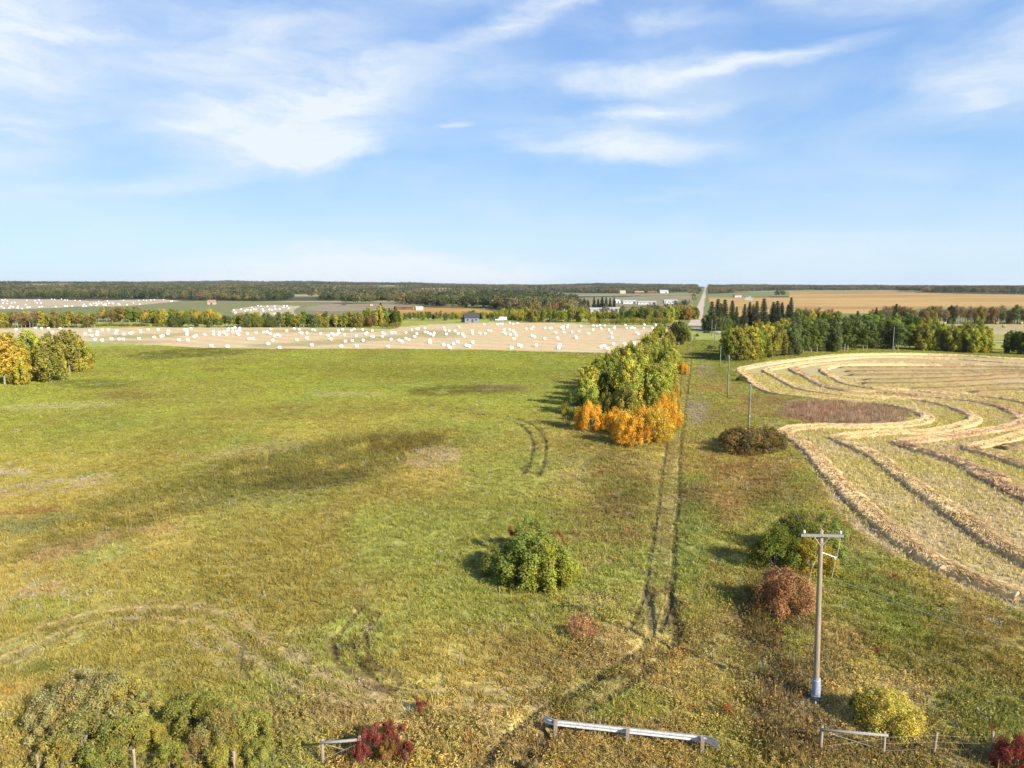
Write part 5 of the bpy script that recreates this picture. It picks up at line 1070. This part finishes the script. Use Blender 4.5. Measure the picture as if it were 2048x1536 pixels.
# ------------------------------------------------------------------ guard rail barring the lane
def guard_rail():
    A = G(1111, 1473); B = G(1404, 1506); Mid = G(1255, 1490); t = thing('guard_rail', 'short galvanised guard rail on three wooden posts across the lane', 'guard rail', Mid)
    rel = lambda p: np.array(p) - Mid
    a, b = rel(A), rel(B); d = (b - a) / np.linalg.norm(b - a); nrm = np.array([-d[1], d[0], 0])
    for p in (a, np.zeros(3), b):
        m = MB(); m.box((p[0], p[1], p[2] + .34), (.17, .20, .86), math.atan2(d[1], d[0])); pm = m.build('post', M_WOOD, t)
        k = MB(); c = p + nrm * .14; k.box((c[0], c[1], p[2] + .58), (.14, .12, .34), math.atan2(d[1], d[0])); k.build('block', M_WOODG, t)
    prof = [(-.155, .0), (-.145, .035), (-.09, .082), (-.055, .075), (-.02, .01), (.02, .01), (.055, .075), (.09, .082), (.145, .035), (.155, 0)]
    def beam(pts, offs, fl, nm, m_=M_STEEL, par=t):
        V = []; n = len(prof)
        for (p, o, f) in zip(pts, offs, fl):
            for z, q in prof: c = p + nrm * (.21 + o + q * (1 - .6 * f)); V.append((c[0], c[1], p[2] + .60 + z * (1 + f * .35)))
            for z, q in prof[::-1]: c = p + nrm * (.205 + o + q * (1 - .6 * f) - .008); V.append((c[0], c[1], p[2] + .60 + z * (1 + f * .35)))
        k = 2 * n; F = []
        for i in range(len(pts) - 1):
            for j in range(k): jj = (j + 1) % k; F.append([i * k + j, i * k + jj, (i + 1) * k + jj, (i + 1) * k + j])
        F2 = [[j, j + 1, k - 2 - j, k - 1 - j] for j in range(n - 1)] + [[(len(pts) - 1) * k + q for q in (j, k - 1 - j, k - 2 - j, j + 1)] for j in range(n - 1)]
        mb = MB(); mb.add(V, F + F2); return mb.build(nm, m_, par)
    e0 = a - d * .12; e1 = b + d * .12; mid = (a + b) / 2
    bm = beam([e0, mid + d * .03], [0, 0], [0, 0], 'beam'); beam([mid - d * .16, e1], [.011, .011], [0, 0], 'beam')
    L_ = np.linspace(0, 1, 8)
    beam([e0 + d * .06 - d * .62 * s for s in L_], [.008 + .34 * s * s for s in L_], [s for s in L_], 'end_terminal')
    beam([e1 - d * .06 + d * .66 * s for s in L_], [.018 - .42 * s * s for s in L_], [s for s in L_], 'end_terminal')
    for p in (a, np.zeros(3), b):
        k = MB(); c = p + nrm * .30; k.tube([c + [0, 0, .60], c + nrm * .03 + [0, 0, .60]], [.03, .02], 8); k.build('bolt', M_STEEL, t)
guard_rail()

# ------------------------------------------------------------------ wire fence along the near edge
def post(px, pb, h, lab, r=.075, par=None, base=None, lean=0, m_=None):
    P = G(px, pb) if base is None else base
    mb = MB(); o = np.zeros(3) if par is None else np.array(P) - np.array(par.location)
    rg = np.random.default_rng(int(px)); mb.tube([o + np.array([lean * z + .006 * rg.normal(), .006 * rg.normal(), z]) for z in np.linspace(-.1, h, 6)], np.linspace(r, r * .86, 6), 10)
    if par is not None: mb.build('post', m_ or M_WOOD, par, True); return P
    mb.build('fence_post', m_ or M_WOOD, None, True, loc=tuple(P), label=lab, category='fence post', group='posts of the wire fence'); return P
def brace(pa, pb_, lab, h=1.25):
    A = G(*pa); B = G(*pb_); t = thing('fence_brace', lab, 'fence brace', A)
    post(pa[0], pa[1], h, '', .085, t, A); post(pb_[0], pb_[1], h, '', .085, t, B)
    b = B - A; d = b / np.linalg.norm(b)
    m = MB(); m.tube([d * -.10 + [0, -.10, h - .12], b * .5 + [0, -.10, h - .14], b + d * .10 + [0, -.10, h - .12]], [.068, .072, .064], 10); m.build('rail', M_WOODG, t, True)
    w = MB(); w.tube([np.array([0, -.09, .25]), b + [0, -.09, h - .3]], [.007, .007], 5); w.tube([np.array([0, .09, h - .3]), b + [0, .09, .25]], [.006, .006], 5); w.build('brace_wire', M_WIRE, t)
    return A, B
R0, R1 = brace((1641, 1500), (1766, 1512), 'weathered wooden fence brace below the pale yellow shrub')
R2 = post(1866, 1508, 1.1, 'dark leaning fence post right of the right hand brace', lean=.10); R3 = post(1979, 1512, 1.25, 'pale fence post beside the tiny red sprout', lean=.05)
L0, L1 = brace((646, 1527), (720, 1521), 'grey wooden fence brace half hidden by crimson shrubs')
L2 = post(470, 1548, 1.15, 'grey fence post in the thicket right of the yellow shrub'); L3 = post(271, 1548, 1.25, 'grey fence post in front of the bright yellow shrub'); L4 = post(78, 1552, 1.1, 'fence post at the left end of the fence'); R4 = post(2100, 1520, 1.15, 'fence post past the bright red shrub')
S1 = post(999, 1198, .95, 'thin grey stake standing alone in the grass below the lone green shrub', .035); S2 = post(963, 1262, .85, 'thin dark steel stake in the pasture grass', .02, m_=M_GREENPOLE); S3 = post(921, 1330, .8, 'short dark stub standing in the weeds of the pasture', .04); S4 = post(17, 1092, .9, 'short dark stake beside the grey green hollow at the left edge', .03); S5 = post(808, 1512, .9, 'thin stick among the crimson shrubs', .03)
def strands(a, b, lab, h=(.35, .7, 1.02)):
    mb = MB(); a = np.array(a); b = np.array(b)
    for z in h:
        t = np.linspace(0, 1, 9)[:, None]; p = (b - a) * t; p[:, 2] += z - (.12 * t * (1 - t))[:, 0]; p[:, 1] -= .08; mb.tube(p, [.0022] * 9, 4, False)
    mb.build('fence_wire', M_WIRE, None, loc=tuple(a), label=lab, category='fence wire', group='wire strands of the near fence')
for a, b, lab in [(R1, R2, 'wire strands from the right hand brace to the dark leaning post'), (R2, R3, 'wire strands between the leaning post and the pale post'), (R3, R4, 'wire strands behind the bright red shrub'), (L2, L0, 'wire strands from the thicket post to the left hand brace'), (L3, L2, 'wire strands through the near thicket'), (L4, L3, 'wire strands at the left end of the fence')]: strands(a, b, lab)

# ------------------------------------------------------------------ farm buildings and yard things
def cmat(nm, c, **k): return mat(nm, tuple(alb(*c)), **k)
M_WHITEW = cmat('white_siding', (226, 226, 222), noise=.06, nscale=.8); M_ROOFD = cmat('dark_roof', (84, 84, 92), noise=.1, nscale=1.5); M_SIDG = cmat('grey_siding', (150, 152, 176), noise=.08, nscale=1.2); M_ROOFG = cmat('grey_metal_roof', (206, 206, 206), rough=.5, noise=.05)
M_GLASS = mat('window_glass', (.03, .035, .045), rough=.1, spec=.6); M_DOOR = cmat('door_paint', (96, 92, 96)); M_RED = cmat('red_barn', (158, 108, 92), noise=.1); M_BLUE = cmat('blue_paint', (92, 104, 168), noise=.1); M_BRN = cmat('brown_shed', (132, 104, 78), noise=.15); M_TRIM = cmat('trim', (232, 232, 230)); M_RUBBER = mat('rubber', (.02, .02, .02)); M_PALE = cmat('pale_trim', (208, 196, 180))
def building(name, lab, cat, px, py, w, d, wh, rh, wall, roof, rz=0, wins=(), doors=(), over=.35, group=None, chim=False):
    P = G(px, py); t = thing(name, lab, cat, P, rz, group); x, y = w / 2, d / 2
    m = MB(); m.add([(-x, -y, -.5), (x, -y, -.5), (x, y, -.5), (-x, y, -.5), (-x, -y, wh), (x, -y, wh), (x, y, wh), (-x, y, wh), (-x, 0, wh + rh), (x, 0, wh + rh)], [[0, 1, 5, 4], [2, 3, 7, 6]], [[1, 2, 6], [1, 6, 9], [1, 9, 5], [3, 0, 4], [3, 4, 8], [3, 8, 7]]); m.build('wall', wall, t)
    r = MB(); X = x + over; sl = rh / y; ye = y + over; zt = wh + rh + .06; ze = wh + rh - sl * ye + .06; th = .14
    for s in (-1, 1):
        r.add([(-X, 0, zt), (X, 0, zt), (X, s * ye, ze), (-X, s * ye, ze), (-X, 0, zt + th), (X, 0, zt + th), (X, s * ye, ze + th), (-X, s * ye, ze + th)], [[0, 1, 2, 3], [4, 7, 6, 5], [0, 4, 5, 1], [2, 6, 7, 3], [0, 3, 7, 4], [1, 5, 6, 2]])
    ro = r.build('roof', roof, t)
    if chim: c = MB(); c.box((x * .4, y * .3, wh + rh + .3), (.6, .6, 1.2)); c.build('chimney', M_BRN, ro)
    for wx, ww, hh, z in wins:
        f = MB(); f.box((wx, -y - .04, z), (ww + .2, .08, hh + .2)); fo = f.build('window', M_TRIM, t); g = MB(); g.box((wx, -y - .09, z), (ww, .04, hh)); g.build('pane', M_GLASS, fo)
    for dx, dw, dh in doors: q = MB(); q.box((dx, -y - .05, dh / 2), (dw, .1, dh)); q.build('door', M_DOOR, t)
    return t
building('house', 'small house with dark gable roof and grey lilac walls behind the bale field', 'house', 943, 644.5, 9.0, 7.5, 3.0, 2.6, M_SIDG, M_ROOFD, rad(8), [(-2.6, 1.3, 1.2, 1.7), (2.7, 1.3, 1.2, 1.7)], [(.3, 1.1, 2.1)], chim=True)
building('shed', 'little pale green lean-to shed left against the dark roofed house', 'shed', 928, 644.5, 3.4, 3.0, 2.1, .7, cmat('pale_green', (176, 184, 150)), M_ROOFD, rad(8), [], [(.2, .9, 1.8)])
building('shed', 'small blue shed standing on the rear edge of the bale field', 'shed', 1066, 642.5, 4.4, 4.0, 2.3, .7, M_BLUE, cmat('blue_roof', (120, 130, 170)), rad(-5), [(1.2, .7, .7, 1.4)], [(-.8, 1.1, 1.9)])
building('long_barn', 'left one of the long white farm barns behind the woods', 'barn', 1258, 607.5, 17, 9, 3.0, 1.4, M_WHITEW, M_ROOFG, rad(3), [(-5, 1, 1, 2), (0, 1, 1, 2)], [(6, 3, 3)])
building('long_barn', 'longest white farm barn, in the middle of the farm', 'barn', 1293, 609, 22, 9, 2.8, 1.3, M_WHITEW, M_ROOFG, rad(-2), [(-8, 1, 1, 2), (-3, 1, 1, 2), (3, 1, 1, 2)], [(8, 3, 3)])
building('farm_house', 'white farm house with a wide veranda roof right of the long barns', 'house', 1340, 607, 17, 9, 3.4, 1.5, M_WHITEW, M_ROOFG, rad(2), [(-7, 1.2, 1.3, 2), (-3, 1.2, 1.3, 2), (2, 1.2, 1.3, 2), (6, 1.2, 1.3, 2)], [(-.6, 1.1, 2.2)], chim=True)
building('shed', 'low white roofed shed left of its twin in front of the spruces', 'shed', 1194, 624, 13, 8, 2.6, 1.1, M_PALE, M_ROOFG, rad(4), [(-3, 1, .8, 1.5)], [(3, 2.4, 2.2)])
building('shed', 'low white roofed shed right of its twin in front of the spruces', 'shed', 1225, 623, 12, 8, 2.6, 1.1, M_PALE, M_ROOFG, rad(-3), [(-3, 1, .8, 1.5)], [(3, 2.4, 2.2)])
building('small_barn', 'small white gabled shed left of the long white barns', 'barn', 1233, 606, 8, 7, 2.6, 2.0, M_WHITEW, M_ROOFG, rad(35), [], [(0, 2.4, 2.2)])
building('barn', 'pinkish brown barn in the distant fields above the white farm', 'barn', 1278, 587, 26, 12, 4, 2.4, M_RED, cmat('faded_roof', (196, 168, 160)), rad(4), [], [(8, 4, 4)])
building('barn', 'long dull red barn beside the pinkish one far away', 'barn', 1304, 586.5, 26, 12, 4, 2.4, M_RED, cmat('red_roof', (150, 110, 100)), rad(-3), [], [(8, 4, 4)])
building('barn', 'white barn far away right of the dull red one', 'barn', 1327, 586.5, 24, 14, 6, 3, M_WHITEW, M_ROOFG, rad(5), [], [(5, 4, 4)])
building('barn', 'tiny cream building in a clearing of the distant woods', 'barn', 1245, 587, 16, 10, 5, 3, cmat('cream_wall', (224, 208, 160)), M_ROOFG, rad(5))
building('machine_shed', 'brown low machine shed on the bare ground left of the golden field', 'shed', 808, 619, 17, 9, 2.6, 1.6, M_BRN, cmat('rust_roof', (150, 124, 96)), rad(6), [], [(0, 4, 2.4)])
building('small_barn', 'white little shed right of the brown machine shed', 'shed', 838, 620, 7, 6, 2.2, 1.2, M_WHITEW, M_ROOFG, rad(20))
building('storage_shed', 'white arched roofed shed on the barley field right of the road', 'shed', 1498, 600, 14, 12, 3.2, 2.6, M_WHITEW, M_TRIM, rad(70), [], [(0, 4, 3)])
building('small_barn', 'small pink roofed hut on the distant green hillside', 'hut', 424, 609, 9, 7, 3.2, 2.2, cmat('pink_wall', (206, 186, 166)), cmat('pink_roof', (186, 150, 134)), rad(10), [], [(0, 2, 2.2)])
building('far_house', 'pale small house among trees at the far edge of the barley field', 'house', 1474, 594.5, 14, 9, 3.6, 2.4, M_WHITEW, M_RED, rad(12), [(-3, 1, 1, 2), (3, 1, 1, 2)], [(0, 1.2, 2.2)])
def gate_frame(px, py):
    P = G(px, py); t = thing('yard_gate', 'tall bare timber frame at the edge of the distant yard', 'gate frame', P)
    for x in (-4, 4): m = MB(); m.tube([(x, 0, -.2), (x, 0, 6)], [.22, .2], 8); m.build('post', M_WOODG, t)
    m = MB(); m.box((0, 0, 6.2), (10, .35, .5)); m.build('top_beam', M_WOODG, t)
gate_frame(847, 614)
def vehicle(px, py, rz, body, lab, nm='parked_truck', trailer=False):
    P = G(px, py); t = thing(nm, lab, 'vehicle', P, rz)
    L_, W_ = 5.2, 1.95
    def prism(pts, wy, m_, name, par=t):
        n = len(pts); V = [(x, -wy, z) for x, z in pts] + [(x, wy, z) for x, z in pts]; mb = MB(); F4 = [[i, (i + 1) % n, n + (i + 1) % n, n + i] for i in range(n)]
        f3 = [[0, i + 1, i] for i in range(1, n - 1)] + [[n, n + i, n + i + 1] for i in range(1, n - 1)]; mb.add(V, F4, f3); return mb.build(name, m_, par)
    prism([(-2.6, .45), (2.6, .45), (2.65, .95), (1.35, 1.08), (-2.6, 1.08)], W_ / 2, body, 'body')
    if not trailer: prism([(-.7, 1.09), (1.3, 1.09), (.75, 1.78), (-.6, 1.82)], W_ / 2 - .12, body, 'cab'); prism([(-.5, 1.16), (1.05, 1.16), (.66, 1.66), (-.48, 1.70)], W_ / 2 - .10, M_GLASS, 'side_window')
    else: prism([(-2.4, 1.09), (2.3, 1.09), (2.3, 2.5), (-2.2, 2.6)], W_ / 2, body, 'box_body')
    for x in (-1.6, 1.65):
        for s in (-1, 1):
            w = MB(); w.tube([(x, s * .78, .38), (x, s * 1.0, .38)], [.38, .38], 16); wo = w.build('wheel', M_RUBBER, t); r_ = MB(); r_.tube([(x, s * .99, .38), (x, s * 1.02, .38)], [.2, .2], 12); r_.build('rim', M_STEEL, wo)
M_VW = mat('white_paint', (.75, .75, .75), rough=.3, spec=.5); M_VD = mat('dark_paint', (.05, .05, .07), rough=.3, spec=.5); M_VT = mat('tan_paint', tuple(alb(200, 180, 150)), rough=.4)
vehicle(998, 641.8, .1, M_VW, 'white pickup truck parked right of the dark roofed house'); vehicle(1006, 641.5, -.2, M_VW, 'small white trailer next to the white pickup', 'trailer', True); vehicle(988, 641.5, .4, M_VD, 'dark vehicle left of the white pickup')
vehicle(1101, 642.8, .2, M_VD, 'dark vehicle parked right of the blue shed'); vehicle(1112, 642.6, -.1, M_VW, 'white camper next to the dark vehicle right of the blue shed', 'camper_trailer', True); vehicle(1120, 642.8, .1, M_VT, 'tan pickup at the right end of the parked vehicles'); vehicle(1078, 643, .1, M_VW, 'white pickup just right of the blue shed')
vehicle(688, 611, .2, M_VD, 'dark machine left on the distant bare field', 'farm_machine', True); vehicle(742, 613, 1, M_VT, 'tan trailer in the distant yard', 'trailer', True)

# ------------------------------------------------------------------ the thin haze of the air
def haze():
    m_ = bpy.data.materials.new('haze'); m_.use_nodes = True; N = m_.node_tree.nodes; L = m_.node_tree.links; N.clear()
    o = N.new('ShaderNodeOutputMaterial'); v = N.new('ShaderNodeVolumePrincipled'); v.inputs['Color'].default_value = (.86, .92, 1, 1); v.inputs['Density'].default_value = 0.000032; v.inputs['Anisotropy'].default_value = .2
    L.new(v.outputs[0], o.inputs['Volume'])
    mb = MB(); mb.box((0, 0, 0), (29000, 29000, 190)); ob = mb.build('haze', m_, None, loc=(0, 0, 15), kind='stuff', label='thin pale haze of the air over the whole plain', category='haze')
haze()
